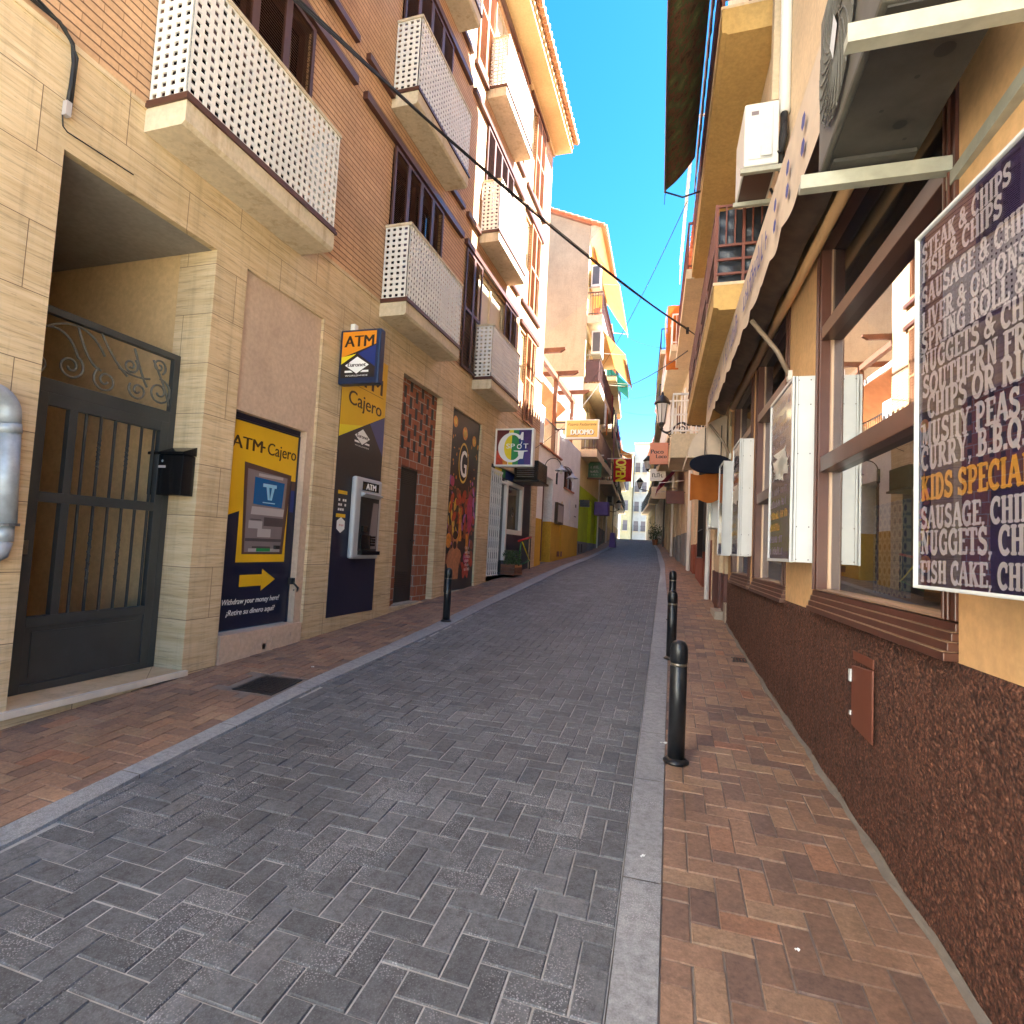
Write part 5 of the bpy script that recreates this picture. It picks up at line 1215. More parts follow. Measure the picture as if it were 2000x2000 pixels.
s = MB(); s.tube([(-4.2, 27.06, 5.74), (-2.4, 27.06, 5.74)], .02, 6); s.build('pole', M['white_paint'], t)
s = MB(); s.grid(frange(24.1, 27, 14), [0, 1], lambda y, v: (-3.6+.25*math.sin(y*2)*.2, y, 5.55-.12*v-.1*math.sin((y-24)*1.08)));  tag(s.build('bunting', M['green_cloth']), 'strip of green bunting between the pub sign and the OPEN flag', 'bunting')
s = MB(); s.box(27.3, 28.1, .05, .75, 3.0, 3.65, Tf); tag(s.build('hanging_sign', M['purple'], bevel=.03), 'small purple hanging sign below the OPEN flag', 'sign')
# two black floodlights on the lime front
t = thing('floodlight', 'black floodlight on the corner of the lime green front', 'lamp', Tf(22.7, .1, 3.2))
s = MB(); s.box(22.62, 22.85, .05, .42, 3.02, 3.30, Tf); s.build('housing', M['iron'], t); s = MB(); s.tube([Tf(22.7, 0, 3.25), Tf(22.7, .2, 3.3)], .02, 6); s.build('arm', M['iron'], t)
s = MB(); s.prism([(-3.9, zg(31)), (-3.55, zg(31)), (-3.62, zg(31)+.8), (-3.83, zg(31)+.8)], 30.8, 31.4, lambda x, z, y: (x, y, z)); tag(s.build('street_board', M['purple']), 'violet folding street board at the foot of the left houses', 'signboard')

# ------------------------------------------------------------ generic far houses (each one a thing with its own windows and balconies)
def far_house(label, f, y0, y1, zt, m_wall, m_base, floors, bal=(), D=.6, rail='iron', win=(.9, 1.4), base_h=1.2, roof='terracotta', depth=7, shops=True, wall_off=0, cat='house', name='house'):
    H = thing(name, label, cat, f((y0+y1)/2, 0, zg(y0)))
    n = max(1, int((y1-y0)/2.6)); st = (y1-y0)/n; zb0 = zg(y0)+base_h
    ops = []
    for fl in floors:
        for k in range(n): ops.append((y0+st*(k+.5)-win[0]/2, y0+st*(k+.5)+win[0]/2, fl, fl+win[1]+(.6 if bal else 0), .15))
    dops = []
    for k in range(n): dops.append((y0+st*(k+.35), y0+st*(k+.35)+1.0, zg(y0)-.5, zg((y0+y1)/2)+2.3, .2))
    s = MB(); wall_grid(s, f, y0, y1, zb0, zt, ops+dops)
    for yy in (y0, y1): s.quad(f(yy, 0, zg(y0)-1), f(yy, -depth, zg(y0)-1), f(yy, -depth, zt), f(yy, 0, zt))
    s.quad(f(y0, 0, zt), f(y1, 0, zt), f(y1, -depth, zt), f(y0, -depth, zt))
    s.build('wall', M[m_wall], H, recalc=False)
    s = MB(); wall_grid(s, f, y0, y1, zg(y0)-1, zb0-.002, dops); s.build('base', M[m_base], H, recalc=False)
    for o in ops:
        s = MB(); s.box(o[0], o[0]+.06, -.14, -.06, o[2], o[3], f); s.box(o[1]-.06, o[1], -.14, -.06, o[2], o[3], f); s.box(o[0]+.06, o[1]-.06, -.14, -.06, o[3]-.06, o[3], f); w_ = s.build('window', M['wood'], H)
        s = MB(); s.quad(f(o[0], -.145, o[2]), f(o[1], -.145, o[2]), f(o[1], -.145, o[3]), f(o[0], -.145, o[3])); s.build('pane', M['dark_glass'], w_)
    for o in ops:
        for a, b in ((o[0]-.42, o[0]-.01), (o[1]+.01, o[1]+.42)):
            if (int(o[0]*7)+int(o[2]*3)) % 3: s = MB(); s.box(a, b, .004, .04, o[2], o[3], f); s.build('shutter', M[('wood', 'brown_metal', 'white_paint', 'tan_shutter')[(int(y0)+int(o[0])) % 4]], H)
    for yy in (y0+.12, y1-.2):
        s = MB(); s.tube([f(yy, .07, zg(yy)), f(yy, .07, zt)], .045, 6); s.build('downpipe', M['pvc' if int(yy) % 2 else 'dark_grey'], H)
    for zz in floors:
        s = MB(); s.tube([f(y0+.2+(y1-y0-.4)*q/12, .05, zz-.28-.05*math.sin(q*1.7)) for q in range(13)], .014, 5); s.build('facade_cable', M['cable'], H)
    for o in dops:
        s = MB(); s.box(o[0], o[1], -.2, -.16, zg(o[0])-.2, o[3], f); s.build('door', M['wood'] if random.random() < .5 else M['dark'], H)
    for zs in bal: rail_balcony(H, f, y0+.3, y1-.3, zs, D, .2, M['cream'], M[rail], pitch=.14)
    s = MB(); s.box(y0-.05, y1+.05, -depth, .35, zt+.003, zt+.12, f)
    m = int((y1-y0)/.25)
    for k in range(m): s.tube([f(y0+.12+k*.25, .42, zt+.13), f(y0+.12+k*.25, -depth, zt+.13+.0)], .09, 6)
    s.build('roof', M[roof], H)
    return H
L3 = far_house('grey beige house with dark balconies just beyond the tan building', Lf, 29.3, 37.5, 13.2, 'beige', 'grey_wall', (5.2, 8.0, 10.8), (5.0, 7.8, 10.6), .75)
L4 = far_house('pale house with slim balconies farther up the left side', Lf, 37.6, 47, 12.4, 'pale_yellow', 'beige', (5.6, 8.3), (5.4, 8.1), .7)
L5 = far_house('pale grey house at the crest on the left side of the street', Lf, 47.1, 60, 10.6, 'white_plaster', 'beige', (5.6, 8.0), (5.4, 7.8), .6)
awning_sheet('dark green awning high on the house beyond the tan building', Lf, 30.0, 33.0, .05, 11.6, 1.35, 10.3, 'green_cloth')
awning_sheet('small orange awning on the pale house farther up the left side', Lf, 40.0, 42.5, .05, 9.1, 1.5, 8.2, 'orange_cloth')
laundry('shirt', 'blue shirt hung out on the far pale house on the left', 'navy_cloth', Lf, 41.5, 1.1, 7.6, .6, 1.0, 1)
ac_box('air_conditioner', 'white air conditioner on the house beyond the tan building', Lf, 31.0, 31.9, .1, .5, 6.3, 7.0)
ac_box('air_conditioner', 'pale air conditioner low on the far left house near the crest', Lf, 36.2, 37.1, .1, .5, 4.3, 5.0)
rnd = random.Random(21)
for k in range(9):
    laundry('laundry_item', ('white', 'maroon', 'navy', 'mauve', 'red')[k % 5]+' garment on the '+('lower' if k % 2 else 'upper')+' balcony of the house beyond the tan building', ('white_cloth', 'maroon_cloth', 'navy_cloth', 'mauve_cloth', 'red_cloth')[k % 5], Lf, 29.9+k*.8, .82, 6.0 if k % 2 else 8.7, rnd.uniform(.35, .6), rnd.uniform(.6, 1.2), k % 2)
# bright houses at the end of the street, beyond the crest
def end_house(label, x0, x1, y, zt, m, cols_, rows, z0, seed):
    H = thing('end_house', label, 'house', ((x0+x1)/2, y, 0))
    s = MB(); f = lambda a, o, z: (a, y-o, z); ops = []
    for i in range(cols_):
        for j in range(rows):
            a = x0+(x1-x0)*(i+.5)/cols_; z = z0+j*2.9; ops.append((a-.33, a+.33, z, z+1.5, .2))
    wall_grid(s, f, x0, x1, -2.5, zt, ops); s.quad(f(x0, 0, -2.5), f(x0, -8, -2.5), f(x0, -8, zt), f(x0, 0, zt)); s.quad(f(x1, 0, -2.5), f(x1, -8, -2.5), f(x1, -8, zt), f(x1, 0, zt)); s.quad(f(x0, 0, zt), f(x1, 0, zt), f(x1, -8, zt), f(x0, -8, zt))
    s.build('wall', M[m], H, recalc=False)
    for o in ops:
        s = MB(); s.quad(f(o[0], -.19, o[2]), f(o[1], -.19, o[2]), f(o[1], -.19, o[3]), f(o[0], -.19, o[3])); w_ = s.build('window', M['print_grey'], H); s = MB(); s.box(o[0]-.05, o[1]+.05, 0.003, .45, o[2]-.12, o[2]-.02, f); s.build('sill', M['cream'], w_)
        s = MB()
        for q in range(7): s.box(o[0]-.04+q*.12, o[0]-.02+q*.12, .40, .42, o[2]-.02, o[2]+.75, f)
        s.box(o[0]-.05, o[1]+.05, .395, .425, o[2]+.75, o[2]+.79, f); s.build('railing', M['iron'], w_)
    s = MB(); s.box(x0-.1, x1+.1, -8, .35, zt+.003, zt+.25, f); s.build('cornice', M['cream'], H)
end_house('sunlit pale yellow house closing the left side of the street end', -12.0, -7.4, 82, 15.5, 'far_yellow', 3, 5, 1.5, 1)
end_house('sunlit white house closing the middle of the street end', -7.3, -4.2, 84, 17.3, 'far_white', 3, 5, 1.5, 2)
end_house('white house at the right of the street end', -4.1, 3.0, 83, 14.0, 'far_white', 5, 4, 1.5, 3)
# ------------------------------------------------------------ right: restaurant building
RB = thing('restaurant_building', 'ochre building with dark red roughcast base, brown shop windows and iron balconies', 'building', (.8, 5, 0))
# roughcast base as a real rough sheet
s = MB(); ny, nz = 460, 44
def rough(y, v):
    z0 = zg(y)-.03; z = z0+(.925-z0)*v
    p = Vector((y*34, z*34, .5)); q = Vector((y*13, z*13, 4))
    o = .009+.007*noise.noise(p)+.006*noise.noise(q)
    if 3.03 < y < 3.36 and .40 < z < .76: o = .004
    if v > .985: o = .0
    return Rw(y, max(o, 0), z)
ys = [1.0+(8.86-1.0)*(i/ny)**1.6 for i in range(ny+1)]
s.grid(ys, frange(0, 1, nz), rough); s.build('roughcast_base', M['roughcast'], RB, True)
s = MB(); s.box(-.6, 1.0, -.2, .012, -.6, .925, Rw); s.quad(Rw(8.86, 0, .1), Rw(8.86, -.4, .1), Rw(8.86, -.4, .925), Rw(8.86, 0, .925)); s.build('roughcast_end', M['roughcast'], RB)
# ground floor wall with window openings
wins = [(2.32, 4.17, .925, 3.42), (5.02, 6.60, .90, 3.42), (6.82, 8.42, .90, 3.42)]
s = MB(); wall_grid(s, Rw, -.6, 8.86, .925, 3.95, [(a, b, c, d, .30) for a, b, c, d in wins]); s.build('ground_floor_wall', M['ochre'], RB, recalc=False)
s = MB()
wall_grid(s, Rw, -.6, 11.3, 3.95, 8.6, [(6.6, 7.9, 4.05, 6.2, .15), (9.0, 10.2, 4.05, 6.2, .15), (6.6, 7.9, 7.0, 8.5, .15), (9.0, 10.2, 7.0, 8.5, .15)])
s.poly([Rw(-.6, 0, 8.6), Rw(11.3, 0, 8.6), Rw(11.3, 0, 14.9), Rw(9.8, 0, 16.6), Rw(-.6, 0, 16.6)])  # out-of-view roofline, slope shaped to set the shadow edge on the left facade
s.quad(Rw(11.3, 0, 1.0), Rw(11.3, -6, 1.0), Rw(11.3, -6, 14.9), Rw(11.3, 0, 14.9)); s.poly([Rw(-.6, -6, 8.6), Rw(11.3, -6, 8.6), Rw(11.3, -6, 14.9), Rw(9.8, -6, 16.6), Rw(-.6, -6, 16.6)])
s.quad(Rw(-.6, 0, -1), Rw(-.6, -6, -1), Rw(-.6, -6, 16.6), Rw(-.6, 0, 16.6)); s.quad(Rw(-.6, 0, 16.6), Rw(9.8, 0, 16.6), Rw(9.8, -6, 16.6), Rw(-.6, -6, 16.6)); s.quad(Rw(9.8, 0, 16.6), Rw(11.3, 0, 14.9), Rw(11.3, -6, 14.9), Rw(9.8, -6, 16.6))
s.build('upper_wall', M['pale_peach'], RB, recalc=False)
for a, b, c, d in ((6.6, 7.9, 4.05, 6.2), (9.0, 10.2, 4.05, 6.2), (6.6, 7.9, 7.0, 8.5), (9.0, 10.2, 7.0, 8.5)):
    s = MB(); s.box(a, b, -.15, -.11, c, d, Rw); w_ = s.build('balcony_door', M['window_brown'], RB)
    s = MB(); s.box(a+.1, (a+b)/2-.05, -.108, -.10, c+.3, d-.1, Rw); s.box((a+b)/2+.05, b-.1, -.108, -.10, c+.3, d-.1, Rw); s.build('pane', M['dark_glass'], w_)
s = MB(); s.quad(Rw(-.6, -2.2, -1), Rw(11.3, -2.2, -1), Rw(11.3, -2.2, 14.8), Rw(-.6, -2.2, 14.8)); s.build('sun_blocker', M['cream'], RB)  # unseen sheet added to stop sun leaking through the shop windows
# shop windows
for k, (a, b, c, d) in enumerate(wins):
    s = MB(); t_w = .10
    for (p, q, e, g) in ((a, a+t_w, c+.14, d), (b-t_w, b, c+.14, d), (a+t_w, b-t_w, d-.08, d)): s.box(p, q, -.12, .012, e, g, Rw)
    # jamb grooves
    for yy in (a+.03, a+.062, b-.04, b-.072): s.box(yy, yy+.012, .012, .022, c+.14, d, Rw)
    s.box(a+t_w, b-t_w, -.12, .004, 1.835, 1.935, Rw); s.box(a+t_w, b-t_w, -.12, .006, 2.72, 2.81, Rw)
    w_ = s.build('shop_window', M['window_brown'], RB, bevel=.004)
    s = MB()
    for i in range(4): s.box(a, b, -.12, .022+.012*(3-i)-.012, c+.002+i*.034, c+.032+i*.034, Rw)
    s.build('sill', M['window_brown'], w_, bevel=.003)
    s = MB()
    for i in range(1, 4): s.box(a+.01, b-.01, .0, .024+.012*(3-i), c+.032+i*.034-.034, c+.035+i*.034-.034, Rw)
    s.box(a+t_w, b-t_w, -.10, .012, c+.141, c+.150, Rw)
    s.build('metal_edge', M['alu_strip'], w_)
    for z0, z1 in ((c+.14, 1.835), (1.935, 2.72), (2.81, d-.08)):
        s = MB(); s.quad(Rw(a+t_w, -.06, z0), Rw(b-t_w, -.06, z0), Rw(b-t_w, -.06, z1), Rw(a+t_w, -.06, z1)); s.build('pane', M['shop_glass'] if z1 < 3 else M['dark_glass'], w_)
        e = .008
        for q in (a+t_w, b-t_w-e):
            s = MB(); s.box(q, q+e, -.075, -.05, z0, z1, Rw); s.build('glazing_bead', M['alu_strip'], w_)
    # interior
    s = MB(); s.quad(Rw(a, -1.6, .3), Rw(b, -1.6, .3), Rw(b, -1.6, 3.5), Rw(a, -1.6, 3.5)); s.quad(Rw(a-.02, -.30, .3), Rw(a-.02, -1.6, .3), Rw(a-.02, -1.6, 3.5), Rw(a-.02, -.30, 3.5)); s.quad(Rw(b+.02, -.30, .3), Rw(b+.02, -1.6, .3), Rw(b+.02, -1.6, 3.5), Rw(b+.02, -.30, 3.5)); s.quad(Rw(a, -.3, 3.5), Rw(b, -.3, 3.5), Rw(b, -1.6, 3.5), Rw(a, -1.6, 3.5)); s.quad(Rw(a, -.3, .9), Rw(b, -.3, .9), Rw(b, -1.6, .6), Rw(a, -1.6, .6))
    s.build('interior', M['lobby'], w_, recalc=False)
    s = MB(); s.box(b-.62 if k == 0 else a+.12, b-.13 if k == 0 else b-.12, -.32, -.30, c+.15, 1.62 if k == 0 else 1.5, Rw); s.build('tiled_screen', M['patterned_tile'], w_)
s = MB(); s.grid(frange(1.0, 8.86, 60), [0, 1, 2], lambda y, k: Rw(y, (.012, .018, .034+.010*math.sin(y*7)+.006*math.sin(y*23))[k], zg(y)+(.03+.01*math.sin(y*11), .018, .003)[k])); s.build('cement_skirt', M['earth'], RB)
# hatch in the base
s = MB(); s.add([Rw(3.05, .014, .405), Rw(3.34, .014, .42), Rw(3.34, .014, .725), Rw(3.05, .014, .75), Rw(3.05, .022, .41), Rw(3.335, .022, .425), Rw(3.335, .022, .72), Rw(3.055, .022, .745)], [(0,1,2,3),(4,5,6,7),(0,1,5,4),(1,2,6,5),(2,3,7,6),(3,0,4,7)])
ht = s.build('hatch', M['hatch_paint'], RB); s = MB(); s.box(3.335, 3.36, .012, .03, .64, .70, Rw); s.box(3.335, 3.35, .012, .028, .47, .49, Rw); s.build('hinge', M['sign_white'], ht)
s = MB(); s.box(3.06, 3.34, .010, .016, .755, .80, Rw); s.build('patch', M['hatch_paint'], RB)
# end bay of the restaurant: step, door, cream pillars
s = MB(); s.box(8.88, 9.25, -.6, -.2, .3, 3.3, Rw); s.build('door', M['dark'], RB)
s = MB(); s.box(8.87, 9.2, -.3, .02, .1, zg(9)+.28, Rw); s.box(9.2, 9.9, -.1, .14, .1, zg(9.5)+.10, Rw); s.build('step', M['concrete'], RB)
s = MB(); s.box(9.25, 9.6, -.3, .0, .99, 3.95, Rw); s.box(9.9, 10.5, -.3, .02, .99, 3.95, Rw); s.box(8.86, 11.3, -.3, -.02, 3.3, 3.95, Rw); s.box(10.5, 11.3, -.3, -.02, .99, 3.3, Rw); s.build('pillar', M['beige'], RB)
s = MB(); s.box(9.25, 9.6, -.3, .012, .2, .988, Rw); s.box(9.9, 10.5, -.3, .03, .2, .988, Rw); s.box(10.5, 11.3, -.3, .0, .2, .988, Rw); s.build('pillar_base', M['maroon_base'], RB)
s = MB(); s.box(9.6, 9.9, -.25, -.2, .4, 3.3, Rw); s.build('doorway', M['dark'], RB)
# balconies
def iron_balcony(y0, y1, zb, zs, D, sheet_m, zr):
    s = MB(); s.prism([(0.002, zb), (D-.05, zb), (D-.05, zb+.02), (D, zb+.03), (D, zs), (0.002, zs)], y0, y1, lambda o, z, y: Rw(y, o, z)); b_ = s.build('balcony', M['ochre_soffit'], RB)
    s = MB(); s.box(y0-.004, y1+.004, .003, D+.012, zs+.0005, zs+.03, Rw); s.build('ledge', M['pale_peach'], b_)
    s = MB(); r = .011
    for z in (zs+.12, zs+.27, zs+.42, zr):
        s.box(y0, y0+.022, .02, D, z-.012, z+.012, Rw); s.box(y0, y1, D-.022, D, z-.012, z+.012, Rw)
    for k in range(7):
        o = .02+(D-.04)*k/6; s.box(y0+.004, y0+.018, o-.007, o+.007, zs+.42, zr, Rw)
    s.box(y0-.004, y0+.026, D*.5-.014, D*.5+.014, zs+.03, zr, Rw); s.box(y0-.002, y0+.026, D-.028, D+.004, zs, zr+.02, Rw)
    n = int((y1-y0)/.11)
    for k in range(n): 
        y = y0+.05+k*.11; s.box(y-.007, y+.007, D-.018, D-.004, zs+.42, zr, Rw)
    for k in range(int((y1-y0)/1.0)): s.box(y0+k*1.0, y0+k*1.0+.03, D-.028, D+.004, zs, zr, Rw)
    s.build('railing', M['rail_brown'], b_)
    if sheet_m:
        s = MB(); s.grid(frange(.03, D-.04, 12), frange(zs+.03, zr-.02, 20), lambda o, z: Rw(y0+.05+.008*math.sin(z*38+math.sin(o*20)*2)+.006*math.sin(o*30), o, z)); s.grid(frange(y0+.06, y1-.05, 40), frange(zs+.03, zr-.02, 10), lambda y, z: Rw(y, D-.045+.006*math.sin(y*25+z*9), z)); s.build('screen', M[sheet_m], b_, True)
    return b_
iron_balcony(5.9, 11.2, 3.76, 4.02, .545, 'black_sheet', 4.86)
iron_balcony(5.85, 11.2, 6.69, 6.98, .545, None, 7.95)
# downpipe and trunking
s = MB(); s.tube([Rw(5.2, .05, 5.23), Rw(5.2, .05, 9.5)], .048, 12); s.build('downpipe', M['pvc'], RB, True)
s = MB(); s.tube([Rw(5.2, .05, 5.235), Rw(5.17, .06, 5.05), Rw(5.22, .07, 4.9), Rw(5.24, .05, 4.7)], .03, 8); s.build('pipe_tail', M['cable'], RB, True)
s = MB(); s.add([Rw(5.3, .06, 5.45), Rw(5.3, .14, 5.45), Rw(5.42, .14, 5.45), Rw(5.42, .06, 5.45), Rw(5.45, .02, 7.2), Rw(5.45, .10, 7.2), Rw(5.57, .10, 7.2), Rw(5.57, .02, 7.2)], [(0,1,2,3),(4,5,6,7),(0,1,5,4),(1,2,6,5),(2,3,7,6),(3,0,4,7)]); s.build('trunking', M['beige'], RB)
# menu signboards
def sign1f(u, z, d=0):   # u runs towards the camera from the far edge
    y = 2.13-u; x = .729+.12*u
    n = Vector((-1, -.12, 0)).normalized()
    return (x+n.x*d, y+n.y*d, z)
t = thing('menu_sign', 'large purple menu signboard with grey serif letters and gold line KIDS SPECIALS, nearest the camera', 'signboard', (.8, 1.7, 1.7))
s = MB(); s.box(.012, 1.1, -.16, 0, 1.196, 2.335, lambda u, d, z: sign1f(u, z, d)); s.build('case', M['sign_white'], t)
s = MB(); e = .011
for a, b, c, d in ((0, e, 1.18, 2.35), (e, 1.12, 1.18, 1.18+e), (e, 1.12, 2.35-e, 2.35)): s.box(a, b, -.02, .014, c, d, lambda u, d_, z: sign1f(u, z, d_))
s.build('frame', M['sign_white'], t, bevel=.003)
s = MB(); s.quad(sign1f(e, 1.18+e, .003), sign1f(1.1, 1.18+e, .003), sign1f(1.1, 2.35-e, .003), sign1f(e, 2.35-e, .003)); s.build('face', M['sign_purple'], t)
s = MB(); s.quad(sign1f(e, 1.18+e, .0075), sign1f(1.1, 1.18+e, .0075), sign1f(1.1, 2.35-e, .0075), sign1f(e, 2.35-e, .0075)); s.build('clear_cover', M['sign_cover'], t)
rows = [(1137, 'FISH CAKE, CHIPS', 36), (1086, 'NUGGETS, CHIPS', 40), (1039, 'SAUSAGE, CHIPS', 37), (987, 'KIDS SPECIALS', 42), (930, 'CURRY, B.B.Q.SAUCE', 40), (886, 'MUSHY PEAS, BEANS', 40), (835, 'CHIPS OR RICE', 40), (793, 'SOUTHERN FRIED', 38), (747, 'NUGGETS & CHIPS', 36), (706, 'SPRING ROLL & CHIPS', 36), (664, 'LIVER & ONIONS', 34), (615, 'SAUSAGE & CHIPS', 34), (567, 'FISH & CHIPS', 34), (528, 'STEAK & CHIPS', 32)]
zrow = lambda p: 1.19+(1142-p)*(2.345-1.19)/(1142-470)
s = MB(); sg = MB()
for i, (p, body, hp) in enumerate(rows):
    h = hp*.00172*1.06; z = zrow(p)+.004
    u0 = .028
    if body.startswith('CHIPS OR'): u0 = .062
    elif body.startswith(('SOUTH',)): u0 = .036
    elif body.startswith('MUSHY'): u0 = .030
    tot = sum(GL[c][0] for c in body)
    put_slab(sg if body.startswith('KIDS') else s, body, sign1f, u0, z, h, tot*h*.86, .004)
s.build('lettering', M['menu_grey'], t); sg.build('gold_lettering', M['menu_gold'], t)
def box_sign(y0, y1, z0, z1, label, full):
    t = thing('menu_sign', label, 'signboard', Rw((y0+y1)/2, 0, (z0+z1)/2))
    D = .144
    s = MB(); s.box(y0, y1, .004, D, z0, z1, Rw); s.build('case', M['sign_white'], t, bevel=.004)
    if full:
        s = MB()
        for zz in (z0+.02, z0+.24, (z0+z1)/2+.1, z1-.2, z1-.03):
            for o in (.04, .115): s.box(y0-.003, y0-.0005, o-.004, o+.004, zz-.004, zz+.004, Rw)
        s.box(y0-.002, y0-.0005, .117, .119, z0, z1, Rw); s.build('rivet', M['dark_grey'], t)
    s = MB(); e = .02
    for a, b, c, d in ((y0, y0+e, z0, z1), (y1-e, y1, z0, z1), (y0+e, y1-e, z0, z0+e), (y0+e, y1-e, z1-e, z1)): s.box(a, b, D-.01, D+.010, c-.001, d+.001, Rw)
    s.build('frame', M['sign_white'], t)
    s = MB(); s.quad(Rw(y0+e, D+.002, z0+e), Rw(y1-e, D+.002, z0+e), Rw(y1-e, D+.002, z1-e), Rw(y0+e, D+.002, z1-e)); s.build('face', M['sign_grey'], t)
    def f(u, z, d=0): return Rw(y1-.035-u, D+.0025+d, z)
    s = MB(); sy = MB(); sb = MB(); n = 13; rnd = random.Random(int(y0*10)); words = None
    if full:
        for i in range(n):
            z = z0+.05+i*(z1-z0-.10)/n
            if i in (6, 7): continue
            scribble(sy if i in (2, 3) else s, f, 0, (y1-y0)*rnd.uniform(.5, .88), z, .06, .001, i)
        s.build('lettering', M['menu_faint'], t); sy.build('gold_lettering', M['yellow'], t)
        s = MB(); rnd = random.Random(3)
        for i in range(16): s.add([f((y1-y0)*.5+rnd.uniform(-.28, .25)+.05*math.cos(k), z0+.70+rnd.uniform(-.1, .12)+.03*math.sin(k), .0008+i*.0001) for k in range(0, 6)], [tuple(range(6))])
        s.build('dish_print', M['frosted'], t)
    return t
box_sign(4.165, 4.95, 1.238, 2.515, 'white menu box sign with rows of faded lettering, fixed between the two nearest shop windows', True)
box_sign(6.73, 7.35, 1.27, 2.60, 'slim white box sign between the second and third shop windows', True)
box_sign(8.36, 8.95, 1.27, 2.61, 'slim white box sign at the far end of the red base', False)
box_sign(10.1, 10.75, 1.74, 2.37, 'small greyish box sign beyond the restaurant, lowest of the wall boxes', False)
# awning
t = thing('awning', 'half rolled brown awning with scalloped cream valance lettered in blue over the shop windows', 'awning', Rw(5, .2, 3.5))
Y0, Y1 = 1.2, 9.2; OF = .325
s = MB(); s.grid(frange(Y0, Y1, 60), frange(0, 1, 8), lambda y, v: Rw(y, .02+(OF-.02)*v**.8, 3.98-.24*v+.035*math.sin(v*math.pi))); 
s.grid(frange(Y0, Y1, 60), frange(0, 1, 4), lambda y, v: Rw(y, OF-.015-(OF-.08)*v, 3.60-.12*math.sin(v*1.57)+.02*math.sin(y*7+v*3))); s.build('canvas', M['awning_canvas'], t, True)
s = MB(); n = 240
def scal(y): 
    q = ((y-Y0)/.40) % 1.0
    return .040*abs(math.sin(math.pi*q))
s.grid(frange(Y0, Y1, n), frange(0, 1, 4), lambda y, v: Rw(y, OF+.008+.006*math.sin(y*11)*v+.012*v, 3.74-(.50-.030+scal(y))*v)); s.build('valance', M['valance'], t, True)
s = MB()
def vf(u, v, d): return Rw(Y1-.6-u, OF+.030+d, 3.40+v)
scribble(s, vf, 0, 1.6, 0, .2, .004, 2); scribble(s, vf, 1.9, 3.2, -.01, .2, .004, 5); scribble(s, vf, 3.45, 4.55, 0, .2, .004, 8); s.build('lettering', M['blue_paint'], t)
s = MB()
for k in range(18): 
    y = 3.05+.36*(k % 9); z = 3.52 if k < 9 else 3.38
    if y < 3.9: s.poly([Rw(y+.045*math.cos(R(60*i)), OF+.034+.0001*k, z+.045*math.sin(R(60*i))) for i in range(6)])
s.build('lozenges', M['blue_paint'], t)
s = MB(); s.tube([Rw(1.6, .06, 3.33), Rw(8.3, .06, 3.345)], .036, 14); s.tube([Rw(8.3, .06, 3.345), Rw(8.33, .06, 3.345)], .042, 14); s.build('roller', M['tan_tube'], t, True)
for y in (4.96, 8.87):
    s = MB(); s.tube([Rw(y, .01, 2.755), Rw(y, .11, 2.97), Rw(y, OF-.01, 3.25)], .02, 10); s.build('arm', M['arm_paint'], t, True)
    s = MB(); s.box(y-.03, y+.03, .0, .03, 2.72, 2.80, Rw); s.build('arm_joint', M['ac_white'], t)
s = MB(); s.box(Y0, Y1, OF-.02, OF+.006, 3.71, 3.76, Rw); s.build('front_bar', M['valance'], t)
# air conditioner close overhead
t = thing('air_conditioner', 'big weathered air conditioner overhead on brackets, seen from below, nearest the camera', 'air conditioner', (.62, 2.0, 2.8))
fxx = .477
s = MB(); s.box(fxx, .80, 1.66, 2.42, 2.80, 3.46, XY); s.build('casing', M['ac_dirty'], t, bevel=.012)
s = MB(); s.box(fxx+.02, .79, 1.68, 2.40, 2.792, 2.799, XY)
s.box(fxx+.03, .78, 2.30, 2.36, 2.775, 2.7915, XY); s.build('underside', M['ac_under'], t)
s = MB(); rnd = random.Random(8)
for (x, y, r_) in ((.68, 2.16, .022), (.70, 1.86, .028), (.55, 2.31, .006), (.58, 2.335, .006), (.62, 2.33, .006), (.60, 2.08, .007), (.72, 2.24, .007), (.66, 1.95, .008), (.57, 1.8, .006)):
    s = MB(); s.add([(x+r_*math.cos(k*.524), y+r_*math.sin(k*.524), 2.7885) for k in range(12)], [tuple(range(12))]); s.build('drain_hole', M['dark'], t)
cy, cz = 2.12, 3.13
s = MB(); s.add([(fxx-.0015, cy+.235*math.cos(k*.196), cz+.29*math.sin(k*.196)) for k in range(32)], [tuple(range(32))]); s.build('fan_opening', M['dark'], t)
s = MB()
for k in range(13):
    r_ = .06+.0145*k; s.tube([(fxx-.012, cy+r_*math.cos(a*.196), cz+r_*1.22*math.sin(a*.196)) for a in range(33)], .0032, 4, False)
for k in range(24):
    a = k*.2618; p = [(fxx-.012-.006*math.sin(v*3.1), cy+(.06+.18*v)*math.cos(a+.9*v), cz+(.06+.18*v)*1.22*math.sin(a+.9*v)) for v in frange(0, 1, 6)]; s.tube(p, .003, 4, False)
s.build('fan_grille', M['ac_dirty'], t)
s = MB(); s.poly([(fxx-.018, cy+p, cz+q) for p, q in ((.0, .085), (.05, .0), (.0, -.085), (-.05, .0))]); s.build('fan_badge', M['sign_white'], t)
for y in (1.70, 2.36):
    s = MB(); s.box(.40, .96, y-.022, y+.022, 2.712, 2.745, XY); s.box(.40, .96, y-.022, y-.018, 2.745, 2.768, XY); s.build('bracket', M['bracket'], t)
s = MB(); s.box(.90, .945, 1.665, 2.40, 2.66, 2.71, XY); s.build('wall_rail', M['bracket'], t)
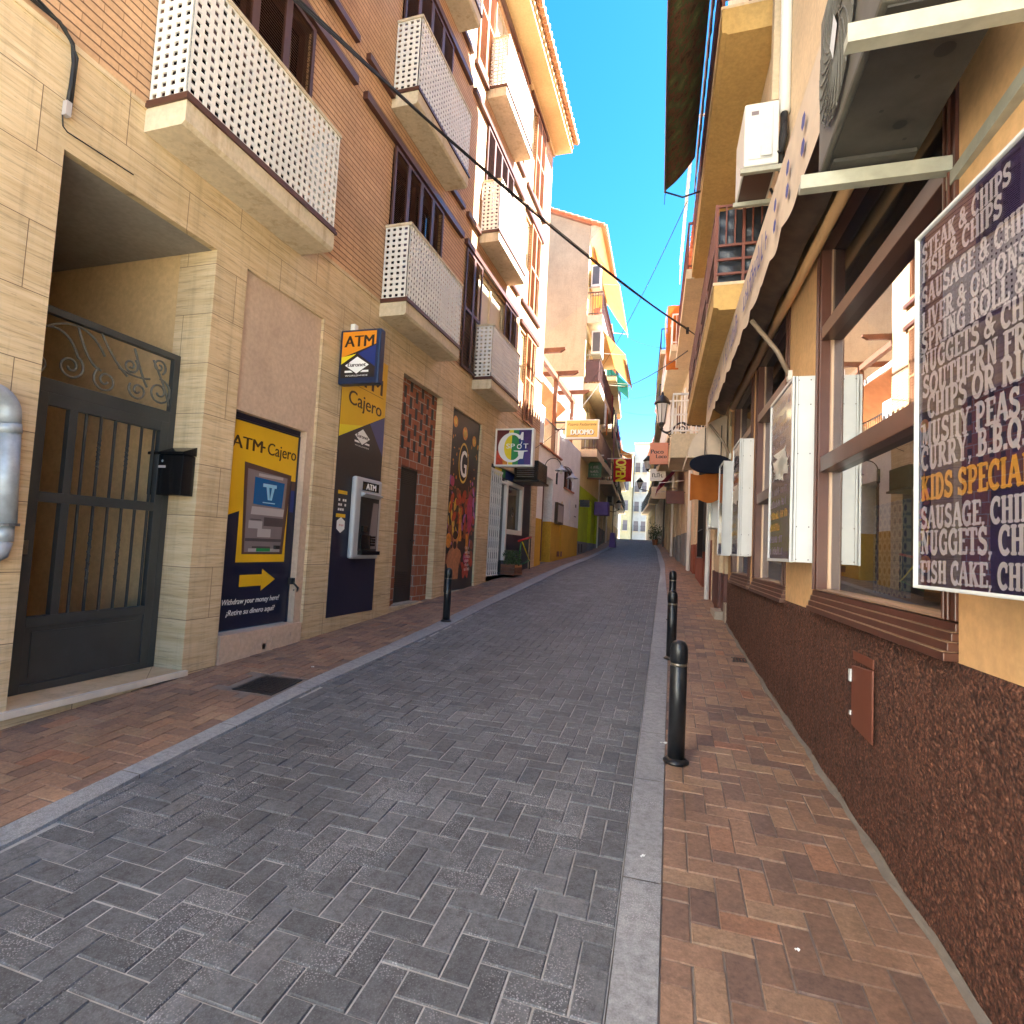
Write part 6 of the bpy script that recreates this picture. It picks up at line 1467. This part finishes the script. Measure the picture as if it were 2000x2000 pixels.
# second air conditioner
t = thing('air_conditioner', 'white air conditioner on brackets beside the white downpipe, level with the iron balcony', 'air conditioner', Rw(5.4, .2, 4.7))
s = MB(); s.box(5.14, 5.72, .10, .385, 4.735, 5.32, Rw); s.build('casing', M['ac_white'], t, bevel=.012)
s = MB(); s.box(5.132, 5.139, .15, .35, 4.79, 5.27, Rw); s.box(5.11, 5.132, .16, .25, 4.80, 4.90, Rw); s.build('side_panel', M['sign_white'], t, bevel=.004)
s = MB(); s.box(5.128, 5.1315, .27, .33, 5.20, 5.235, Rw); s.build('maker_plate', M['print_grey'], t)
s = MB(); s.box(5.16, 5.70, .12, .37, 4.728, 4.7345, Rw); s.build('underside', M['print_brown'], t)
for y in (5.16, 5.66):
    s = MB(); s.box(y-.02, y+.02, .004, .41, 4.68, 4.722, Rw); s.box(y-.02, y+.02, .004, .03, 4.45, 4.68, Rw); s.build('bracket', M['bracket'], t)
s = MB(); s.tube([Rw(5.2, .12, 4.86), Rw(5.12, .08, 4.82), Rw(5.1, .06, 4.95), Rw(5.18, .05, 5.12)], .022, 8); s.tube([Rw(5.5, .1, 4.73), Rw(5.5, .05, 4.6), Rw(9.8, .06, 4.5), Rw(5.65, .12, 4.56)], .012, 6); s.build('hose', M['cable'], t, True)
# patterned awning high on the balcony
t = thing('awning', 'dark leaf patterned cloth awning jutting over the street from the top iron balcony', 'awning', Rw(7, .8, 7.2))
s = MB(); s.grid(frange(2.5, 8.7, 40), frange(0, 1, 10), lambda y, v: Rw(y, .655+(1.085-.655)*v, 7.42-.48*v-.05*math.sin(v*math.pi)+.008*math.sin(y*9)*v)); s.build('canvas', M['patterned_cloth'], t, True)
s = MB(); s.tube([Rw(2.5, 1.09, 6.93), Rw(8.72, 1.09, 6.93)], .016, 8); s.box(2.5, 8.7, 1.080, 1.088, 6.86, 6.93, Rw); s.build('front_bar', M['brown_metal'], t)
s = MB(); s.tube([Rw(8.7, .56, 6.86), Rw(8.7, .82, 6.80), Rw(8.7, 1.085, 6.92)], .014, 6); s.build('arm', M['iron'], t, True)
s = MB(); s.tube([Rw(8.7, 1.09, 6.88), Rw(8.7, 1.095, 6.72)], .005, 5); s.build('cord', M['cable'], t)
s = MB(); s.grid(frange(4.5, 9.2, 60), frange(0, 1, 5), lambda y, v: Rw(y, .60+.012*math.sin(y*21)+.03*v, 7.95-.85*v)); tag(s.build('balcony_mat', M['wood'], None, True), 'brown reed screen tied to the outside of the top iron balcony', 'screen')
s = MB(); s.grid(frange(.10, .46, 8), frange(7.72, 7.93, 4), lambda o, z: Rw(5.93+.012*math.sin(o*40), o, z)); tag(s.build('cloth', M['lemon_cloth'], None, True), 'bright yellow cloth drying inside the top iron balcony', 'cloth')
for k, (o, m) in enumerate(((.16, 'print_light'), (.24, 'dark_grey'), (.31, 'print_grey'), (.40, 'maroon_base'))):
    s = MB(); s.lathe([(.028, 0), (.03, .10), (.026, .13), (.012, .17)], Rw(6.05, o, 7.012), 10); tag(s.build('bottle', M[m], None, True), ('pale bottle on the top iron balcony, nearest the wall', 'dark bottle on the top iron balcony, beside the pale one', 'greyish bottle on the top iron balcony', 'maroon bottle on the top iron balcony, nearest the street')[k], 'bottle')
# oval sign, awning end and rust cloth at the far end of the shop
t = thing('hanging_sign', 'dark blue oval sign hanging under the end of the awning', 'sign', (.38, 9.15, 2.4))
s = MB(); n = 28
s.add([(.37+.315*math.cos(2*math.pi*k/n), 9.15, 2.69+.15*math.sin(2*math.pi*k/n)) for k in range(n)]+[(.37+.315*math.cos(2*math.pi*k/n), 9.23, 2.69+.15*math.sin(2*math.pi*k/n)) for k in range(n)], [tuple(range(n)), tuple(range(2*n-1, n-1, -1))]+[(k, (k+1) % n, n+(k+1) % n, n+k) for k in range(n)]); s.build('board', M['matt_navy'], t)
s = MB(); s.tube([(.28, 9.19, 2.8), (.28, 9.19, 3.3)], .008, 5); s.tube([(.52, 9.19, 2.8), (.52, 9.19, 3.3)], .008, 5); s.build('hanger', M['iron'], t)
t = thing('awning', 'short tan barrel awning bulging above the dark blue oval sign', 'awning', (.4, 9.4, 2.8))
s = MB(); s.grid(frange(9.3, 11.0, 8), frange(0, 1, 12), lambda y, v: (WR(y)-.02-.58*math.sin(v*1.57), y, 3.48-.46*(1-math.cos(v*1.57))-.2*v)); 
s.add([(WR(9.3)-.02, 9.3, 3.48)]+[(WR(9.3)-.02-.58*math.sin(v*1.57), 9.3, 3.48-.46*(1-math.cos(v*1.57))-.2*v) for v in frange(0, 1, 12)]+[(WR(9.3)-.02, 9.3, 2.82)], [tuple(range(15))]); s.build('canvas', M['valance'], t, True)
s = MB(); s.grid(frange(0, 1, 10), frange(0, 1, 5), lambda u, v: (.08+.55*u, 9.75+.06*math.sin(u*6), 2.62-.02*math.sin(u*7)-(.46-.05*math.sin(u*8))*v)); tag(s.build('cloth_banner', M['rust_cloth'], None, True), 'rust brown cloth banner hanging under the dark blue oval sign', 'banner')
# ------------------------------------------------------------ right side beyond the restaurant
R2 = far_house("pinkish house with dark red base and barred window beyond the restaurant", Rf, 11.31, 17.6, 9.3, 'pale_peach', 'red_base', (4.3, 7.2), (7.1,), .62, 'rail_brown', base_h=1.15)
s = MB(); s.box(11.4, 15.3, -7, -2.2, 9.45, 14.2, Rf); s.build('shadow_block', M['pale_peach'], R2)  # hidden block added to cast shade on the facade across the street
s = MB(); s.box(12.3, 13.7, .004, .03, 1.35, 3.3, Rf); s.build('window_recess', M['dark'], R2)
s = MB()
for k in range(9): s.tube([Rf(12.36+k*.16, .10, 1.2), Rf(12.36+k*.16, .10, 3.3)], .009, 5)
s.box(12.3, 13.7, .09, .11, 1.2, 1.23, Rf); s.box(12.3, 13.7, .09, .11, 1.8, 1.82, Rf); s.box(12.3, 13.7, .09, .11, 3.27, 3.3, Rf); s.build('window_bars', M['iron'], R2)
s = MB()
for k in range(22): s.tube([Rf(11.5+k*.27, .58, 9.45), Rf(11.5+k*.27, .58, 10.25)], .010, 5)
s.box(11.45, 17.5, .56, .60, 10.25, 10.29, Rf); s.box(11.45, 11.48, -.5, .58, 10.25, 10.29, Rf)
for k in range(7): s.tube([Rf(11.46, .58-k*.12, 9.45), Rf(11.46, .58-k*.12, 10.25)], .008, 5)
s.build('terrace_railing', M['white_paint'], R2)
far_house('cream house with yellow balcony undersides on the right side', Rf, 17.7, 25.5, 9.1, 'beige', 'grey_wall', (5.3, 8.2), (5.1, 7.9), .75, 'white_paint')
far_house('greyish house halfway to the crest on the right side', Rf, 25.6, 35, 12.0, 'cream', 'beige', (5.4, 8.2), (5.2, 8.0, 10.6), .8, 'iron')
far_house('pale house near the crest on the right side', Rf, 35.1, 46, 12.6, 'white_plaster', 'grey_wall', (5.6, 8.4), (5.4, 8.2), .7, 'iron')
far_house('low pale house at the crest on the right side', Rf, 46.1, 60, 10.5, 'pale_yellow', 'beige', (5.6,), (5.4,), .6, 'iron')
s = MB(); s.grid(frange(19.0, 19.6, 3), frange(0, 1, 6), lambda y, v: Rf(y, .86+.03*math.sin(v*8), 9.6-2.2*v)); s.grid(frange(0, 1, 4), frange(0, 1, 6), lambda u, v: Rf(18.98+.02*math.sin(u*9), .45+.4*u, 9.6-2.2*v)); tag(s.build('banner', M['rust_cloth'], None, True), 'salmon orange cloth hanging from a balcony of the cream house on the right', 'banner')
rail_balcony(R2, Rf, 13.2, 15.2, 4.02, .78, .55, M['cream'], M['white_paint'], .95)
# street lamp on a scrolled bracket
lx, ly = -.60, 14.0
t = thing('street_lamp', 'black wrought iron street lamp with frosted lantern on a scrolled wall bracket', 'street lamp', (lx, ly, 4.2))
s = MB(); s.lathe([(.02, 0), (.05, .03), (.03, .06), (.06, .12), (.095, .18)], (lx, ly, 4.28), 14); s.build('stem', M['iron'], t, True)
s = MB(); s.lathe([(.095, 0), (.165, .46)], (lx, ly, 4.46), 8); s.build('lantern', M['lamp_glass'], t)
s = MB()
for k in range(4):
    a = R(45+90*k); s.tube([(lx+.10*math.cos(a), ly+.10*math.sin(a), 4.46), (lx+.172*math.cos(a), ly+.172*math.sin(a), 4.92)], .010, 5)
s.tube([(lx, ly-.105, 4.46), (lx, ly-.17, 4.92)], .008, 5)
s.lathe([(.19, 0), (.20, .04), (.17, .08), (.15, .14), (.09, .20), (.04, .23), (.03, .28), (.012, .32)], (lx, ly, 4.92), 16); s.build('cap', M['iron'], t, True)
s = MB(); pts = bez((lx, 4.30), (lx+.12, 4.15), (lx+.28, 4.30))+bez((lx+.28, 4.30), (lx+.42, 4.55), (lx+.62, 4.40), 12)[1:]
s.tube([(a, ly, b) for a, b in pts], .022, 8)
s.tube([(a, ly, b) for a, b in spiral(lx+.50, 4.30, .12, 1.4, 1.7, -1)], .016, 6); s.tube([(a, ly, b) for a, b in bez((lx+.0, 4.28), (lx+.3, 4.02), (lx+1.05, 4.24))], .016, 6); s.tube([(a, ly, b) for a, b in spiral(lx+.24, 4.18, .07, 3.0, 1.3)], .012, 6)
s.tube([(lx+.62, ly, 4.40), (lx+1.06, ly, 4.35)], .02, 6); s.box(lx+.98, lx+1.06, ly-.04, ly+.04, 3.9, 4.7); s.build('bracket', M['iron'], t, True)
# salmon bar sign
t = thing('bar_sign', 'square salmon pink sign reading Poco Loco, projecting below the street lamp', 'sign', (-.7, 16, 4.0))
def Pc(x, z, d=0): return (x, 16.0-d, z)
s = MB(); s.box(-.98, -.48, 16.0, 16.08, 3.75, 4.36); s.build('board', M['sign_salmon'], t, bevel=.006)
s = MB(); put_text(s, 'Poco', Pc, -.945, 4.05, .12, .34, .003, .014); put_text(s, 'Loco', Pc, -.80, 3.92, .11, .28, .003, .014); s.build('lettering', M['black_print'], t)
s = MB(); s.box(-.48, .30, 16.02, 16.05, 4.30, 4.33); s.box(-.48, .30, 16.02, 16.05, 3.80, 3.83); s.build('bracket', M['iron'], t)
# further signs and things down the right side
def hang_sign(name, label, x0, x1, y, z0, z1, m, word=None, wm='white_print', cat='sign'):
    t = thing(name, label, cat, ((x0+x1)/2, y, (z0+z1)/2))
    s = MB(); s.box(x0, x1, y, y+.08, z0, z1); s.build('board', M[m], t, bevel=.008)
    if word:
        s = MB(); scribble(s, lambda x, z, d: (x, y-d, z), x0+(x1-x0)*.15, x1-(x1-x0)*.15, z0+(z1-z0)*.3, (z1-z0)*.4, .004, 6); s.build('lettering', M[wm], t)
    s = MB(); s.box(x1, WR(y), y+.02, y+.05, z1-.06, z1-.03); s.build('bracket', M['iron'], t)
    return t
hang_sign('hanging_sign', 'dark red square board hanging over the right pavement, lowest of the hanging boards', -.62, -.02, 20, 3.0, 3.45, 'maroon_base')
awning_sheet('wine red awning folded low over a doorway on the right', Rf, 20.2, 23.5, .05, 4.7, .85, 3.75, 'maroon_cloth')
hang_sign('hanging_sign', 'pale cream rectangular board hanging beyond the dark red one', -1.35, -.75, 24, 3.55, 4.05, 'cream')
hang_sign('hanging_sign', 'white board with black script hanging above the cream board', -1.55, -.85, 26, 4.55, 5.1, 'white_paint', '*', 'black_print')
hang_sign('hanging_sign', 'grey and dark board hanging just under the salmon pink sign', -1.0, -.2, 22, 4.9, 5.5, 'print_dark')
ac_box('air_conditioner', 'pale air conditioner on the cream house, above the wine red awning', Rf, 18.6, 19.5, .1, .5, 4.1, 4.7)
# round lantern lamps further up
def small_lamp(x, y, z, label):
    t = thing('street_lamp', label, 'street lamp', (x, y, z))
    s = MB(); s.lathe([(.10, 0), (.19, .38)], (x, y, z), 8); s.build('lantern', M['lamp_glass'], t)
    s = MB(); s.lathe([(.22, .38), (.24, .42), (.12, .56), (.03, .68)], (x, y, z), 12); s.lathe([(.03, -.1), (.10, 0)], (x, y, z), 8); xw = WR(y) if x > -3 else WL(y); s.tube([(x, y, z-.1), ((x+xw)/2, y, z-.25), (xw, y, z-.15)], .025, 6); s.build('bracket', M['iron'], t, True)
small_lamp(-1.75, 27.5, 5.3, 'black wall lantern halfway up the right side, above the script board')
small_lamp(-2.9, 38, 5.6, 'small black wall lantern farther up the right side near the crest')
small_lamp(-4.45, 40, 4.3, 'small black wall lantern on the far left houses near the crest')
s = MB(); s.lathe([(.14, 0), (.2, .35)], (-1.75, 37, zg(37)), 10); pc = thing('potted_plant', 'potted shrub standing by the right hand houses near the crest', 'plant', (-1.75, 37, zg(37))); s.build('pot', M['terracotta'], pc)
s = MB(); rnd = random.Random(9)
for k in range(260):
    c_ = Vector((-1.75+rnd.gauss(0, .2), 37+rnd.gauss(0, .2), zg(37)+.35+abs(rnd.gauss(.35, .3)))); d1 = Vector((rnd.uniform(-1, 1), rnd.uniform(-1, 1), rnd.uniform(-.3, 1))).normalized()*.09; d2 = d1.orthogonal().normalized()*.03
    s.add([c_-d1, c_+d2, c_+d1, c_-d2], [(0, 1, 2, 3)])
s.build('foliage', M['foliage'], pc, recalc=False)
s = MB()
for k in range(3): s.box(-2.0-.0, -1.45, 40-k*.3, 40.6, zg(40)+k*.17-.2, zg(40)+k*.17+.16, XY)
tag(s.build('doorstep', M['white_plaster']), 'white doorsteps at the foot of a right hand house near the crest', 'steps')
# cables over the street
s = MB(); s.tube(sag((-4.06, 4.2, 6.75), (-.03, 12.0, 5.97), .20), .016, 6); s.tube(sag((-4.06, 4.22, 6.80), (-.03, 12.02, 6.0), .24), .011, 6); s.tube(sag((-4.06, 4.15, 6.70), (-.03, 12.0, 5.95), .14), .007, 5)
s.box(-.08, -.02, 11.96, 12.06, 5.91, 6.02); s.tube([(-.03, 12.0, 5.97), (.12, 12.2, 5.93)], .012, 6)
tag(s.build('overhead_cable', M['cable']), 'thick black cable bundle crossing the street from the upper left to the right balcony', 'cable')
def wire(label, p, q, sg=.1, r=.007):
    s = MB(); s.tube(sag(p, q, sg), r, 5); tag(s.build('overhead_cable', M['cable']), label, 'cable')
wire('thin cable running steeply from the high right side down to the tan building', (-.13, 11.2, 8.30), (-4.1, 23.6, 8.4), .35, .008)
wire('thin cable running low from the tan building side to the white house', (-3.5, 22.55, 8.1), (-4.1, 15.0, 4.0), .25, .008)
wire('dark cable from the right balconies down to the far left houses, below the thick bundle', (-.04, 13.0, 5.88), (-3.2, 27, 9.2), .15, .014)
wire('faint high cable crossing the sky gap beyond the tan building', (-.6, 22, 9.2), (-3.3, 27, 12.0), .2, .005)
wire('faint low cable crossing the sky gap far up the street', (-.9, 24, 8.2), (-3.4, 30, 9.6), .2, .005)
wire('lowest faint cable crossing the sky gap above the street lamp', (-1.2, 30, 8.6), (-4.0, 34, 9.9), .15, .006)
# scraps of litter
for x, y, ln, a, lb in ((-.085, 3.98, .05, .4, 'white paper scrap on the kerb just behind the nearest bollard'), (-.13, 2.62, .028, 1.1, 'tiny white crumpled scrap on the near right kerb'), (.42, 2.25, .018, .2, 'small pale scrap on the near right brick pavement'), (-3.32, 4.6, .03, .8, 'small white scrap on the left brick pavement beyond the utility cover')):
    s = MB(); n = 5
    s.grid(frange(0, 1, n), frange(0, 1, 3), lambda u, v: (x+ln*(u-.5)*math.cos(a)-ln*.4*(v-.5)*math.sin(a), y+ln*(u-.5)*math.sin(a)+ln*.4*(v-.5)*math.cos(a), zg(y)+.006+.006*math.sin(u*7)*math.cos(v*5)))
    tag(s.build('paper_scrap', M['white_print']), lb, 'litter')
